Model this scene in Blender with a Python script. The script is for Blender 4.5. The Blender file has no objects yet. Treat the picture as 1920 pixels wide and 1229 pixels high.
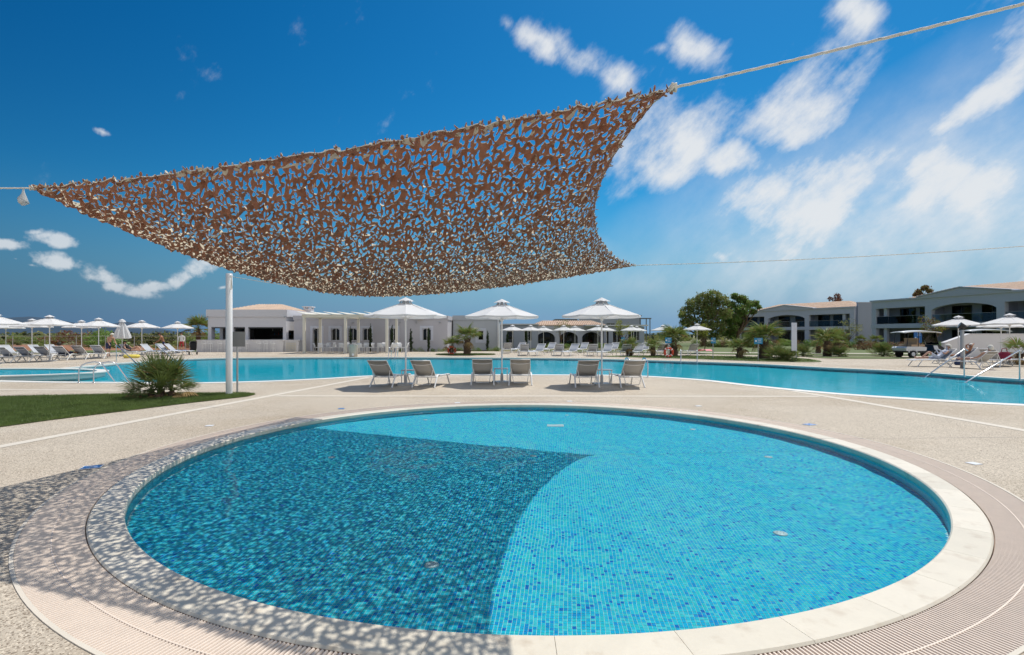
import bpy, bmesh, math, random
import numpy as np
from mathutils import Vector, Matrix

random.seed(7)
RNG = np.random.default_rng(7)
scene = bpy.context.scene
COL = scene.collection
PI = math.pi
R = math.radians

# ------------------------------------------------------------------ camera
EYE = 1.55                     # eye height above the deck
FOC = 975.0 / 1920.0           # focal length as a share of the picture width
cam_data = bpy.data.cameras.new("camera")
cam = bpy.data.objects.new("camera", cam_data)
COL.objects.link(cam)
cam.location = (0.0, 0.0, EYE)
cam.rotation_euler = (R(90), 0, 0)
cam_data.sensor_width = 36.0
cam_data.lens = 36.0 * FOC
cam_data.shift_y = (628.0 - 614.5) / 1920.0
cam_data.clip_start = 0.05
cam_data.clip_end = 9000.0
scene.camera = cam

# ------------------------------------------------------------------ sun
SUN = Vector((0.29, 0.40, 1.0)).normalized()
SUN_EL = math.asin(SUN.z)
SUN_AZ = math.atan2(SUN.x, SUN.y)          # clockwise from +Y
sun_data = bpy.data.lights.new("sun", 'SUN')
sun_data.energy = 4.0
sun_data.angle = R(0.53)
sun_data.color = (1.0, 0.955, 0.88)
sun_data.cycles.is_caustics_light = True
sun = bpy.data.objects.new("sun", sun_data)
COL.objects.link(sun)
sun.location = SUN * 60
sun.rotation_euler = (-SUN).to_track_quat('-Z', 'Y').to_euler()

# ------------------------------------------------------------------ sky
world = bpy.data.worlds.new("World")
scene.world = world
world.use_nodes = True
wt = world.node_tree
wt.nodes.clear()
def wn(kind, **kw):
    n = wt.nodes.new(kind)
    for k, v in kw.items():
        setattr(n, k, v)
    return n
def wmath(op, a, b=None, c=None, clamp=False):
    n = wn('ShaderNodeMath', operation=op, use_clamp=clamp)
    for i, v in enumerate((a, b, c)):
        if v is None:
            continue
        if isinstance(v, (int, float)):
            n.inputs[i].default_value = v
        else:
            wt.links.new(v, n.inputs[i])
    return n.outputs[0]
def wvec(op, a, b=None):
    n = wn('ShaderNodeVectorMath', operation=op)
    for i, v in enumerate((a, b)):
        if v is None:
            continue
        if isinstance(v, (tuple, list, Vector)):
            n.inputs[i].default_value = tuple(v)
        else:
            wt.links.new(v, n.inputs[i])
    return n
def wmap(v, a, b, c, d, smooth=True):
    n = wn('ShaderNodeMapRange')
    n.interpolation_type = 'SMOOTHSTEP' if smooth else 'LINEAR'
    wt.links.new(v, n.inputs[0])
    for i, q in enumerate((a, b, c, d)):
        n.inputs[i + 1].default_value = q
    return n.outputs[0]
def wmix(fac, a, b, blend='MIX'):
    n = wn('ShaderNodeMix', data_type='RGBA', blend_type=blend)
    for sock, v in ((n.inputs[0], fac), (n.inputs[6], a), (n.inputs[7], b)):
        if isinstance(v, (int, float)):
            sock.default_value = v
        elif isinstance(v, tuple):
            sock.default_value = (*v, 1.0)
        else:
            wt.links.new(v, sock)
    return n.outputs[2]

SKY_STRENGTH = 0.10
sky = wn('ShaderNodeTexSky')
sky.sky_type = 'NISHITA'
sky.sun_disc = False
sky.sun_elevation = SUN_EL
sky.sun_rotation = SUN_AZ
sky.altitude = 0.0
sky.air_density = 1.0
sky.dust_density = 0.35
sky.ozone_density = 3.0
direction = wn('ShaderNodeTexCoord').outputs['Generated']
dn = wvec('NORMALIZE', direction).outputs[0]
sep = wn('ShaderNodeSeparateXYZ')
wt.links.new(dn, sep.inputs[0])
elev = sep.outputs[2]
# deep polarised blue: the clear air of the sky, more saturated, with a slate-blue low sky
hs = wn('ShaderNodeHueSaturation')
hs.inputs['Saturation'].default_value = 1.45
hs.inputs['Value'].default_value = 1.0
wt.links.new(sky.outputs[0], hs.inputs['Color'])
clear0 = wmix(1.0, hs.outputs[0], (0.38, 0.97, 0.98), 'MULTIPLY')
toward = wvec('DOT_PRODUCT', dn, (SUN.x / math.hypot(SUN.x, SUN.y), SUN.y / math.hypot(SUN.x, SUN.y), 0.0)).outputs['Value']
clear = wmix(1.0, clear0, wmix(wmap(toward, -0.2, 0.95, 0.0, 1.0), (0.55, 0.60, 0.66), (1.25, 1.12, 1.06)), 'MULTIPLY')
lowcol = wmix(wmap(toward, -0.1, 0.95, 0.0, 1.0), (0.62, 1.38, 2.55), (1.90, 3.45, 5.4))
clear = wmix(wmap(elev, 0.0, 0.26, 1.0, 0.0), clear, lowcol)
# clouds: fibrous high cloud, its fibres rising toward the sun side, gathered in banks
fa, fe, ft = R(30), R(18), R(40)
fc = Vector((math.sin(fa) * math.cos(fe), math.cos(fa) * math.cos(fe), math.sin(fe)))
fh = Vector((math.cos(fa), -math.sin(fa), 0)); fv = fh.cross(fc); fv = fv if fv.z > 0 else -fv
fu, fw_ = fh * math.cos(ft) + fv * math.sin(ft), fv * math.cos(ft) - fh * math.sin(ft)
cmb = wn('ShaderNodeCombineXYZ')
wt.links.new(wvec('DOT_PRODUCT', dn, fu * 4.0).outputs['Value'], cmb.inputs[0])
wt.links.new(wvec('DOT_PRODUCT', dn, fw_ * 8.6).outputs['Value'], cmb.inputs[1])
wt.links.new(wvec('DOT_PRODUCT', dn, fc * 6.0).outputs['Value'], cmb.inputs[2])
def wnoise(src, scale, detail, rough, dist=0.0):
    n = wn('ShaderNodeTexNoise')
    n.inputs['Scale'].default_value = scale; n.inputs['Detail'].default_value = detail
    n.inputs['Roughness'].default_value = rough; n.inputs['Distortion'].default_value = dist
    wt.links.new(src, n.inputs['Vector']); return n
nf = wnoise(cmb.outputs[0], 1.7, 7.0, 0.64)          # fibres
ni_ = wnoise(dn, 11.0, 5.0, 0.6)                     # rounder breakup
nb = wnoise(dn, 38.0, 4.0, 0.6)                      # billows of the low small clouds
nw = wnoise(dn, 6.0, 2.0, 0.5)                       # warps the banks' outlines
wo = wvec('SUBTRACT', nw.outputs['Color'], (0.5, 0.5, 0.5))
ws = wvec('SCALE', wo.outputs[0]); ws.inputs['Scale'].default_value = 0.13
dw = wvec('ADD', dn, ws.outputs[0]).outputs[0]
def bank(az, el, ru, rv, tilt, source):
    """soft elliptical cloud bank: centre azimuth and elevation, radii (as sines), tilt"""
    a, e, t = R(az), R(el), R(tilt)
    c = Vector((math.sin(a) * math.cos(e), math.cos(a) * math.cos(e), math.sin(e)))
    h = Vector((math.cos(a), -math.sin(a), 0))
    v = h.cross(c)
    if v.z < 0: v = -v
    u2 = h * math.cos(t) + v * math.sin(t)
    v2 = v * math.cos(t) - h * math.sin(t)
    m = wn('ShaderNodeMapping', vector_type='TEXTURE')
    m.inputs['Location'].default_value = c
    m.inputs['Rotation'].default_value = Matrix((u2, v2, u2.cross(v2))).transposed().to_euler()
    m.inputs['Scale'].default_value = (ru * 1.2, rv * 1.2, 0.6)
    wt.links.new(source, m.inputs[0])
    g = wn('ShaderNodeTexGradient', gradient_type='SPHERICAL')
    wt.links.new(m.outputs[0], g.inputs[0])
    return g.outputs['Fac']
#        azimuth elev  half sizes   tilt weight
HIGH = [ (-0.7, 31.3, 0.0298, 0.0368, -60, 0.8), (3.2, 29.3, 0.095, 0.036, -26, 1.0), (7.9, 27.4, 0.095, 0.052, -38, 1.05), (11.0, 24.8, 0.072, 0.052, -45, 1.0), (18.8, 27.1, 0.0606, 0.0404, -30, 0.95), (15.0, 27.3, 0.0389, 0.0173, 5, 0.6), (33.5, 26.9, 0.0662, 0.0592, 50, 1.0), (17.4, 19.1, 0.135, 0.098, 12, 1.2), (23.1, 16.7, 0.0607, 0.052, -35, 0.95), (28.5, 20.9, 0.135, 0.080, 24, 1.15), (30.0, 12.4, 0.22, 0.115, 12, 1.0), (39.7, 12.0, 0.20, 0.105, 6, 1.0), (25.5, 10.9, 0.0777, 0.0535, 5, 0.85), (42.6, 19.3, 0.1041, 0.0367, 42, 0.9), (40.4, 16.9, 0.0717, 0.0359, 30, 0.75), (21.8, 8.1, 0.0563, 0.0236, 8, 0.75), (34.1, 6.2, 0.292, 0.0346, 2, 0.5), (26.7, 4.3, 0.4319, 0.0259, 1, 0.28) ]
LOW = [ (-41.7, 7.9, 0.0328, 0.0144, -5, 1.0), (-42.6, 8.3, 0.0192, 0.0077, 10, 0.8), (-44.3, 7.0, 0.0277, 0.0111, 0, 1.0), (-41.6, 6.1, 0.0297, 0.0145, -10, 0.95), (-42.7, 5.6, 0.0103, 0.0051, 0, 0.6), (-38.5, 5.3, 0.034, 0.017, -20, 1.0), (-36.6, 4.2, 0.0456, 0.014, -10, 1.0), (-34.5, 4.6, 0.0344, 0.0122, 12, 0.9), (-32.7, 5.4, 0.0331, 0.0158, 25, 1.0), (-31.0, 6.4, 0.0364, 0.021, 25, 1.0), (-38.4, 17.0, 0.0163, 0.0068, -15, 0.7), (-29.3, 4.4, 0.0117, 0.005, 10, 0.8), (-43.6, 5.9, 0.0063, 0.0031, 0, 0.5) ]
def total(banks, source):
    acc = None
    for az, el, ru, rv, tilt, w in banks:
        b = bank(az, el, ru, rv, tilt, source)
        if abs(w - 1) > 0.12: b = wmath('MULTIPLY', b, w)
        acc = b if acc is None else wmath('MAXIMUM', acc, b)
    return acc
mh = total(HIGH, dw)
# cloud added away from the clear side, mostly unseen, to lift and whiten ambient light
openair = wvec('DOT_PRODUCT', dn, Vector((-0.62, 0.66, 0.42)).normalized()).outputs['Value']
mh = wmath('MAXIMUM', mh, wmap(openair, 0.45, -0.15, 0.0, 0.8))
ws2 = wvec('SCALE', wo.outputs[0]); ws2.inputs['Scale'].default_value = 0.035
ml = total(LOW, wvec('ADD', dn, ws2.outputs[0]).outputs[0])
tex = wmath('ADD', wmath('MULTIPLY', wmath('SUBTRACT', nf.outputs['Fac'], 0.5), 1.55), wmath('MULTIPLY', wmath('SUBTRACT', ni_.outputs['Fac'], 0.5), 0.9))
dh = wmath('ADD', wmath('MULTIPLY', tex, 1.15), wmath('MULTIPLY', wmap(mh, 0.0, 0.80, 0.0, 1.0, False), 0.92))
dh = wmap(dh, 0.25, 1.12, 0.0, 0.95)
veil = wmath('MAXIMUM', wmath('MULTIPLY', bank(38, 10.5, 0.42, 0.19, 8, dw), 0.85), wmath('MULTIPLY', bank(20, 6.5, 0.45, 0.06, 2, dw), 0.30))
veil = wmath('MULTIPLY', veil, wmath('ADD', wmath('MULTIPLY', nf.outputs['Fac'], 1.7), wmath('ADD', wmath('MULTIPLY', ni_.outputs['Fac'], 1.2), -0.55)))
dh = wmath('MAXIMUM', dh, veil)
dl = wmath('ADD', wmath('MULTIPLY', wmath('SUBTRACT', nb.outputs['Fac'], 0.5), 2.0), wmath('MULTIPLY', wmap(ml, 0.0, 0.7, 0.0, 1.0, False), 0.9))
dl = wmath('MULTIPLY', wmap(dl, 0.25, 1.0, 0.0, 0.72), wmap(ml, 0.0, 0.3, 0.0, 1.0))
dens = wmath('MAXIMUM', dh, dl)
dens = wmath('MULTIPLY', dens, wmap(elev, 0.0, 0.10, 0.30, 1.0))
CLOUD = 8.4
skycol = wmix(dens, clear, (CLOUD * 0.94, CLOUD * 0.97, CLOUD))
bg = wn('ShaderNodeBackground')
bg.inputs['Strength'].default_value = SKY_STRENGTH
wt.links.new(skycol, bg.inputs['Color'])
wo_ = wn('ShaderNodeOutputWorld')
wt.links.new(bg.outputs[0], wo_.inputs['Surface'])
world.cycles.sampling_method = 'MANUAL'
world.cycles.sample_map_resolution = 512

# ------------------------------------------------------------------ picture settings
scene.view_settings.view_transform = 'Standard'
scene.view_settings.look = 'None'
scene.view_settings.exposure = 0.0
scene.view_settings.gamma = 1.0
scene.view_settings.use_curve_mapping = False
scene.render.engine = 'CYCLES'
scene.cycles.use_denoising = True
scene.cycles.denoiser = 'OPENIMAGEDENOISE'
scene.cycles.max_bounces = 7
scene.cycles.use_adaptive_sampling = True
scene.cycles.adaptive_threshold = 0.02
scene.cycles.diffuse_bounces = 3
scene.cycles.glossy_bounces = 3
scene.cycles.transmission_bounces = 4
scene.cycles.transparent_max_bounces = 12
scene.cycles.caustics_reflective = False
scene.cycles.caustics_refractive = True
scene.cycles.blur_glossy = 0.3

# ================================================================== helpers
MATS = {}
def material(name, color, rough=0.7, metal=0.0, spec=0.5, vary=0.0, vscale=3.0, bump=0.0, bscale=40.0, speck=None,
             sscale=200.0, translucent=0.0, coat=0.0, trans_color=None, subtle=None, each=0.0):
    """one procedural principled material: base colour with two scales of noise, optional dark specks, bump"""
    m = bpy.data.materials.new(name)
    m.use_nodes = True
    t = m.node_tree
    t.nodes.clear()
    out = t.nodes.new('ShaderNodeOutputMaterial')
    b = t.nodes.new('ShaderNodeBsdfPrincipled')
    b.inputs['Roughness'].default_value = rough
    b.inputs['Metallic'].default_value = metal
    b.inputs['Specular IOR Level'].default_value = spec
    b.inputs['Coat Weight'].default_value = coat
    tc = t.nodes.new('ShaderNodeTexCoord').outputs['Object']
    geo = t.nodes.new('ShaderNodeNewGeometry').outputs['Position']
    def mix(f, a, c, blend='MIX'):
        n = t.nodes.new('ShaderNodeMix'); n.data_type = 'RGBA'; n.blend_type = blend
        for s, v in ((n.inputs[0], f), (n.inputs[6], a), (n.inputs[7], c)):
            if isinstance(v, (int, float)): s.default_value = v
            elif isinstance(v, tuple): s.default_value = (*v, 1)
            else: t.links.new(v, s)
        return n.outputs[2]
    def noise(scale, detail=4.0, r=0.55):
        n = t.nodes.new('ShaderNodeTexNoise')
        n.inputs['Scale'].default_value = scale; n.inputs['Detail'].default_value = detail; n.inputs['Roughness'].default_value = r
        t.links.new(geo, n.inputs['Vector'])
        return n.outputs['Fac']
    def ramp(f, lo, hi):
        n = t.nodes.new('ShaderNodeMapRange'); n.inputs[1].default_value = lo; n.inputs[2].default_value = hi
        t.links.new(f, n.inputs[0]); return n.outputs[0]
    col = tuple(color)
    if vary:
        dark = tuple(c * (1 - vary) for c in color); light = tuple(min(1, c * (1 + vary)) for c in color)
        col = mix(ramp(noise(vscale), 0.3, 0.7), dark, light)
        col = mix(0.35, col, mix(ramp(noise(vscale * 7.3), 0.3, 0.7), dark, light))
    if subtle:
        col = mix(ramp(noise(subtle[0], 5), subtle[2], subtle[3]), col, tuple(subtle[1]))
    if speck:
        v = t.nodes.new('ShaderNodeTexVoronoi'); v.inputs['Scale'].default_value = sscale
        t.links.new(geo, v.inputs['Vector'])
        s = t.nodes.new('ShaderNodeSeparateColor'); t.links.new(v.outputs['Color'], s.inputs[0])
        col = mix(ramp(s.outputs[0], 0.72, 0.80), col, tuple(speck))
        col = mix(ramp(s.outputs[1], 0.78, 0.9), col, tuple(min(1, c * 1.35) for c in color))
    if each:
        oi = t.nodes.new('ShaderNodeObjectInfo').outputs['Random']
        col = mix(oi, mix(1.0, col, (1 - each, 1 - each, 1 - each * 1.15), 'MULTIPLY'), mix(1.0, col, (1 + each * .4, 1 + each * .4, 1 + each * .4), 'MULTIPLY'))
    if isinstance(col, tuple): b.inputs['Base Color'].default_value = (*col, 1)
    else: t.links.new(col, b.inputs['Base Color'])
    if bump:
        bn = t.nodes.new('ShaderNodeBump'); bn.inputs['Strength'].default_value = bump; bn.inputs['Distance'].default_value = 0.02
        t.links.new(noise(bscale, 5), bn.inputs['Height']); t.links.new(bn.outputs[0], b.inputs['Normal'])
    sh = b.outputs[0]
    if translucent:
        tr = t.nodes.new('ShaderNodeBsdfTranslucent')
        if trans_color: tr.inputs['Color'].default_value = (*trans_color, 1)
        elif isinstance(col, tuple): tr.inputs['Color'].default_value = (*col, 1)
        else: t.links.new(col, tr.inputs['Color'])
        mx = t.nodes.new('ShaderNodeMixShader'); mx.inputs[0].default_value = translucent
        t.links.new(sh, mx.inputs[1]); t.links.new(tr.outputs[0], mx.inputs[2]); sh = mx.outputs[0]
    t.links.new(sh, out.inputs['Surface'])
    MATS[name] = m
    return m

def water_material(name, tint, bump=0.0, bscale=6.0, mirror=0.5):
    """clear water: refraction below, a mirror by angle above (dimmed as through a polarising filter)"""
    m = bpy.data.materials.new(name); m.use_nodes = True
    t = m.node_tree; t.nodes.clear()
    out = t.nodes.new('ShaderNodeOutputMaterial')
    g = t.nodes.new('ShaderNodeBsdfRefraction')
    g.inputs['IOR'].default_value = 1.33; g.inputs['Roughness'].default_value = 0.0
    g.inputs['Color'].default_value = (*tint, 1)
    gl = t.nodes.new('ShaderNodeBsdfGlossy'); gl.inputs['Roughness'].default_value = 0.0
    fr = t.nodes.new('ShaderNodeFresnel'); fr.inputs[0].default_value = 1.33
    ml = t.nodes.new('ShaderNodeMath'); ml.operation = 'MULTIPLY'; ml.inputs[1].default_value = mirror
    t.links.new(fr.outputs[0], ml.inputs[0])
    if bump:
        n = t.nodes.new('ShaderNodeTexNoise'); n.inputs['Scale'].default_value = bscale; n.inputs['Detail'].default_value = 3
        mpn = t.nodes.new('ShaderNodeMapping'); mpn.inputs['Scale'].default_value = (1.0, 0.55, 1.0)
        t.links.new(t.nodes.new('ShaderNodeTexCoord').outputs['Object'], mpn.inputs[0]); t.links.new(mpn.outputs[0], n.inputs['Vector'])
        b = t.nodes.new('ShaderNodeBump'); b.inputs['Strength'].default_value = 1.0; b.inputs['Distance'].default_value = bump
        t.links.new(n.outputs[0], b.inputs['Height']); t.links.new(b.outputs[0], gl.inputs['Normal'])
    mx = t.nodes.new('ShaderNodeMixShader')
    t.links.new(ml.outputs[0], mx.inputs[0]); t.links.new(g.outputs[0], mx.inputs[1]); t.links.new(gl.outputs[0], mx.inputs[2])
    t.links.new(mx.outputs[0], out.inputs['Surface'])
    MATS[name] = m
    return m

def glass_material(name, tint=(0.8, 0.9, 0.92), rough=0.02, clear=0.8):
    """thin window or balustrade glass: a pane that lets light through and mirrors by angle"""
    m = bpy.data.materials.new(name); m.use_nodes = True
    t = m.node_tree; t.nodes.clear()
    out = t.nodes.new('ShaderNodeOutputMaterial')
    tr = t.nodes.new('ShaderNodeBsdfTransparent'); tr.inputs[0].default_value = (*(c * clear for c in tint), 1)
    gl = t.nodes.new('ShaderNodeBsdfGlossy'); gl.inputs['Roughness'].default_value = rough
    fr = t.nodes.new('ShaderNodeFresnel'); fr.inputs[0].default_value = 1.5
    mx = t.nodes.new('ShaderNodeMixShader')
    t.links.new(fr.outputs[0], mx.inputs[0]); t.links.new(tr.outputs[0], mx.inputs[1]); t.links.new(gl.outputs[0], mx.inputs[2])
    t.links.new(mx.outputs[0], out.inputs['Surface'])
    MATS[name] = m
    return m

def basis(d):
    d = Vector(d).normalized()
    a = Vector((0, 0, 1)) if abs(d.z) < 0.9 else Vector((1, 0, 0))
    u = d.cross(a).normalized()
    return u, u.cross(d).normalized(), d

class MB:
    """collects shapes, then links them as one mesh object"""
    def __init__(self): self.v = []; self.f = []; self.mi = []; self.sm = []
    def add(self, vs, fs, mi=0, smooth=False):
        o = len(self.v); self.v += [tuple(p) for p in vs]
        for q in fs: self.f.append([i + o for i in q]); self.mi.append(mi); self.sm.append(smooth)
        return self
    def box(self, c, s, rz=0.0, mi=0, rot=None):
        x, y, z = s[0] / 2, s[1] / 2, s[2] / 2
        vs = [Vector(p) for p in ((-x, -y, -z), (x, -y, -z), (x, y, -z), (-x, y, -z), (-x, -y, z), (x, -y, z), (x, y, z), (-x, y, z))]
        M = rot if rot is not None else Matrix.Rotation(rz, 3, 'Z')
        vs = [M @ p + Vector(c) for p in vs]
        return self.add(vs, ((0, 3, 2, 1), (4, 5, 6, 7), (0, 1, 5, 4), (1, 2, 6, 5), (2, 3, 7, 6), (3, 0, 4, 7)), mi)
    def span(self, x0, x1, y0, y1, z0, z1, mi=0):
        return self.box(((x0 + x1) / 2, (y0 + y1) / 2, (z0 + z1) / 2), (x1 - x0, y1 - y0, z1 - z0), 0, mi)
    def tube(self, pts, r, n=8, mi=0, closed=False, caps=True):
        pts = [Vector(p) for p in pts]
        rs = r if isinstance(r, (list, tuple)) else [r] * len(pts)
        vs = []; fs = []; u = None; m = len(pts)
        for i, p in enumerate(pts):
            a = pts[(i - 1) % m] if (closed or i) else p
            b = pts[(i + 1) % m] if (closed or i < m - 1) else p
            d = (b - a).normalized()
            if u is None: u, w, _ = basis(d)
            else:
                u = (u - d * u.dot(d)).normalized(); w = d.cross(u) * -1
            w = u.cross(d)
            for k in range(n):
                t = 2 * PI * k / n
                vs.append(p + (u * math.cos(t) + w * math.sin(t)) * rs[i])
        for i in range(m if closed else m - 1):
            j = (i + 1) % m
            for k in range(n):
                l = (k + 1) % n
                fs.append((i * n + k, i * n + l, j * n + l, j * n + k))
        self.add(vs, fs, mi, True)
        if caps and not closed:
            self.add(vs[:n], [tuple(range(n))[::-1]], mi); self.add(vs[-n:], [tuple(range(n))], mi)
        return self
    def lathe(self, prof, n=24, c=(0, 0, 0), mi=0, smooth=True, caps=True):
        vs = []; fs = []
        for r, z in prof:
            for k in range(n):
                t = 2 * PI * k / n
                vs.append((c[0] + r * math.cos(t), c[1] + r * math.sin(t), c[2] + z))
        for i in range(len(prof) - 1):
            for k in range(n):
                l = (k + 1) % n
                fs.append((i * n + k, i * n + l, (i + 1) * n + l, (i + 1) * n + k))
        self.add(vs, fs, mi, smooth)
        if caps:
            self.add(vs[:n], [tuple(range(n))[::-1]], mi); self.add(vs[-n:], [tuple(range(n))], mi)
        return self
    def prism(self, poly, axis_from, axis_to, mi=0):
        """poly of (a, b) swept from origin frame: axis_from/axis_to are functions of (a, b) giving 3D points"""
        n = len(poly)
        vs = [axis_from(a, b) for a, b in poly] + [axis_to(a, b) for a, b in poly]
        fs = [tuple(range(n))[::-1], tuple(range(n, 2 * n))] + [(i, (i + 1) % n, n + (i + 1) % n, n + i) for i in range(n)]
        return self.add(vs, fs, mi)
    def build(self, name, mats, parent=None, loc=None):
        me = bpy.data.meshes.new(name)
        me.from_pydata(self.v, [], self.f)
        if not isinstance(mats, (list, tuple)): mats = [mats]
        for m in mats: me.materials.append(MATS[m] if isinstance(m, str) else m)
        me.polygons.foreach_set('material_index', self.mi)
        me.polygons.foreach_set('use_smooth', self.sm)
        me.update()
        return link(name, me, parent, loc)

def link(name, me, parent=None, loc=None):
    o = bpy.data.objects.new(name, me)
    COL.objects.link(o)
    if parent is not None: o.parent = parent
    if loc is not None: o.location = loc
    return o

def tag(o, label=None, cat=None, group=None, kind=None):
    if label: o['label'] = label
    if cat: o['category'] = cat
    if group: o['group'] = group
    if kind: o['kind'] = kind
    return o

def thing(name, label, cat, loc=(0, 0, 0), rz=0.0, group=None, scale=1.0):
    o = link(name, None)
    o.empty_display_size = 0.2
    o.location = loc; o.rotation_euler = (0, 0, rz); o.scale = (scale,) * 3
    return tag(o, label, cat, group)

def copy_tree(o, parent=None):
    c = o.copy(); COL.objects.link(c)
    if parent is not None: c.parent = parent
    for ch in list(o.children): copy_tree(ch, c)
    return c

def np_mesh(name, verts, faces, mats, mi=None, smooth=False, parent=None, attr=None):
    """fast mesh from numpy arrays (faces all of one size)"""
    verts = np.asarray(verts, dtype=np.float32); faces = np.asarray(faces, dtype=np.int32)
    me = bpy.data.meshes.new(name)
    me.vertices.add(len(verts)); me.vertices.foreach_set('co', verts.ravel())
    k = faces.shape[1]
    me.loops.add(faces.size); me.loops.foreach_set('vertex_index', faces.ravel())
    me.polygons.add(len(faces)); me.polygons.foreach_set('loop_start', np.arange(len(faces), dtype=np.int32) * k)
    for m in (mats if isinstance(mats, (list, tuple)) else [mats]): me.materials.append(MATS[m] if isinstance(m, str) else m)
    if mi is not None: me.polygons.foreach_set('material_index', np.asarray(mi, dtype=np.int32))
    me.polygons.foreach_set('use_smooth', np.full(len(faces), smooth))
    me.update(calc_edges=True); me.validate()
    return link(name, me, parent)

def sheet(name, outer, holes, z, mat, parent=None):
    """flat sheet with holes"""
    bm = bmesh.new()
    edges = []
    for loop in [outer] + list(holes):
        vs = [bm.verts.new((p[0], p[1], z)) for p in loop]
        for i in range(len(vs)): edges.append(bm.edges.new((vs[i], vs[(i + 1) % len(vs)])))
    bmesh.ops.triangle_fill(bm, use_beauty=True, use_dissolve=False, edges=edges, normal=(0, 0, 1))
    bmesh.ops.recalc_face_normals(bm, faces=bm.faces)
    for f in bm.faces:
        if f.normal.z < 0: f.normal_flip()
    me = bpy.data.meshes.new(name); bm.to_mesh(me); bm.free()
    me.materials.append(MATS[mat])
    return link(name, me, parent)

def at(px, d, py=None, z=None):
    """world point for a measured bearing (column of the 1920-wide photograph) at a distance d ahead"""
    x = (px - 960.0) / 975.0 * d
    if z is None: z = EYE - (py - 628.0) / 975.0 * d if py is not None else 0.0
    return Vector((x, d, z))
def on_deck(px, py, z=0.0):
    return at(px, (EYE - z) * 975.0 / (py - 628.0), z=z)

def smooth_loop(pts, n=8):
    out = []
    m = len(pts)
    for i in range(m):
        p0, p1, p2, p3 = (Vector(pts[(i + k) % m]) for k in (-1, 0, 1, 2))
        for k in range(n):
            t = k / n
            out.append(0.5 * ((2 * p1) + (p2 - p0) * t + (2 * p0 - 5 * p1 + 4 * p2 - p3) * t * t + (3 * p1 - p0 - 3 * p2 + p3) * t ** 3))
    return out
def offset_loop(loop, d):
    out = []
    m = len(loop)
    area = sum(loop[i].x * loop[(i + 1) % m].y - loop[(i + 1) % m].x * loop[i].y for i in range(m))
    s = 1 if area > 0 else -1
    for i in range(m):
        t = (loop[(i + 1) % m] - loop[i - 1]).normalized()
        out.append(loop[i] + Vector((t.y, -t.x)) * d * s)
    return out

def skin_body(name, chains, radii, mat, parent=None, sub=1):
    """continuous body grown from joints: chains = list of joint-name pairs, radii/positions by joint"""
    names = list(radii); idx = {n: i for i, n in enumerate(names)}
    me = bpy.data.meshes.new(name)
    me.from_pydata([radii[n][0] for n in names], [(idx[a], idx[b]) for a, b in chains], [])
    o = link(name, me, parent)
    sk = o.modifiers.new('skin', 'SKIN'); sk.use_smooth_shade = True
    for i, n in enumerate(names):
        r = radii[n][1]
        me.skin_vertices[0].data[i].radius = r if isinstance(r, tuple) else (r, r)
        me.skin_vertices[0].data[i].use_root = (i == 0)
    if sub:
        s = o.modifiers.new('subdivision', 'SUBSURF'); s.levels = sub; s.render_levels = sub
    for m in (mat if isinstance(mat, (list, tuple)) else [mat]): me.materials.append(MATS[m])
    return o
# ================================================================== materials
material('deck', (0.51, 0.443, 0.355), 0.85, vary=0.10, vscale=0.9, bump=0.25, bscale=160, speck=(0.25, 0.20, 0.15), sscale=105, subtle=(0.38, (0.40, 0.325, 0.235), 0.46, 0.68))
material('deck_band', (0.66, 0.60, 0.51), 0.75, vary=0.06, vscale=2.5, bump=0.05)
material('coping', (0.74, 0.675, 0.56), 0.42, vary=0.05, vscale=5, bump=0.04, bscale=60, each=0.10, subtle=(6.0, (0.56, 0.47, 0.36), 0.56, 0.80))
material('coping_white', (0.78, 0.755, 0.69), 0.5, vary=0.04, vscale=2)
material('joint', (0.42, 0.37, 0.29), 0.9)
material('grate_bar', (0.80, 0.675, 0.565), 0.5, vary=0.05, vscale=9, bump=0.03)
material('gutter', (0.30, 0.22, 0.17), 0.9, vary=0.2)
material('grout', (0.76, 0.92, 0.93), 0.7)
TILE_COLS = [(0.025, 0.67, 0.87), (0.01, 0.55, 0.87), (0.10, 0.78, 0.88), (0.006, 0.39, 0.83), (0.045, 0.73, 0.80), (0.006, 0.20, 0.68)]
for i, c in enumerate(TILE_COLS): material('mosaic_%d' % i, c, 0.25, vary=0.12, vscale=30)
material('mosaic_wall', (0.03, 0.33, 0.42), 0.3, vary=0.15, vscale=12)
material('basin', (0.002, 0.53, 0.69), 0.5, vary=0.10, vscale=0.35)
water_material('water', (0.84, 0.985, 1.0), 0.0, 1.0, 0.22)
water_material('pool_water', (0.78, 0.97, 0.99), 0.006, 4.0, 0.42)
material('plastic_white', (0.78, 0.79, 0.80), 0.35)
material('enamel_blue', (0.05, 0.20, 0.55), 0.3)
material('chrome', (0.72, 0.73, 0.75), 0.16, metal=1.0)
material('white_metal', (0.80, 0.80, 0.80), 0.35, vary=0.02)
material('grey_metal', (0.42, 0.42, 0.42), 0.4, vary=0.04)
material('net_brown', (0.38, 0.172, 0.108), 0.8, vary=0.18, vscale=9, bump=0.15, bscale=60, translucent=0.30)
material('net_khaki', (0.70, 0.63, 0.47), 0.7, vary=0.18, vscale=9, translucent=0.25)
material('rope', (0.74, 0.72, 0.66), 0.8, vary=0.05)
material('rope_fleck', (0.20, 0.20, 0.19), 0.8)
material('ground', (0.20, 0.175, 0.09), 0.95, vary=0.35, vscale=0.05, subtle=(0.11, (0.09, 0.12, 0.035), 0.45, 0.6))
material('soil', (0.30, 0.135, 0.07), 0.95, vary=0.3, vscale=0.7, bump=0.4, bscale=6)
material('lawn', (0.11, 0.14, 0.04), 0.9, vary=0.3, vscale=1.5)
material('grass', (0.15, 0.21, 0.055), 0.6, vary=0.4, vscale=2.2, translucent=0.35)

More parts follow.
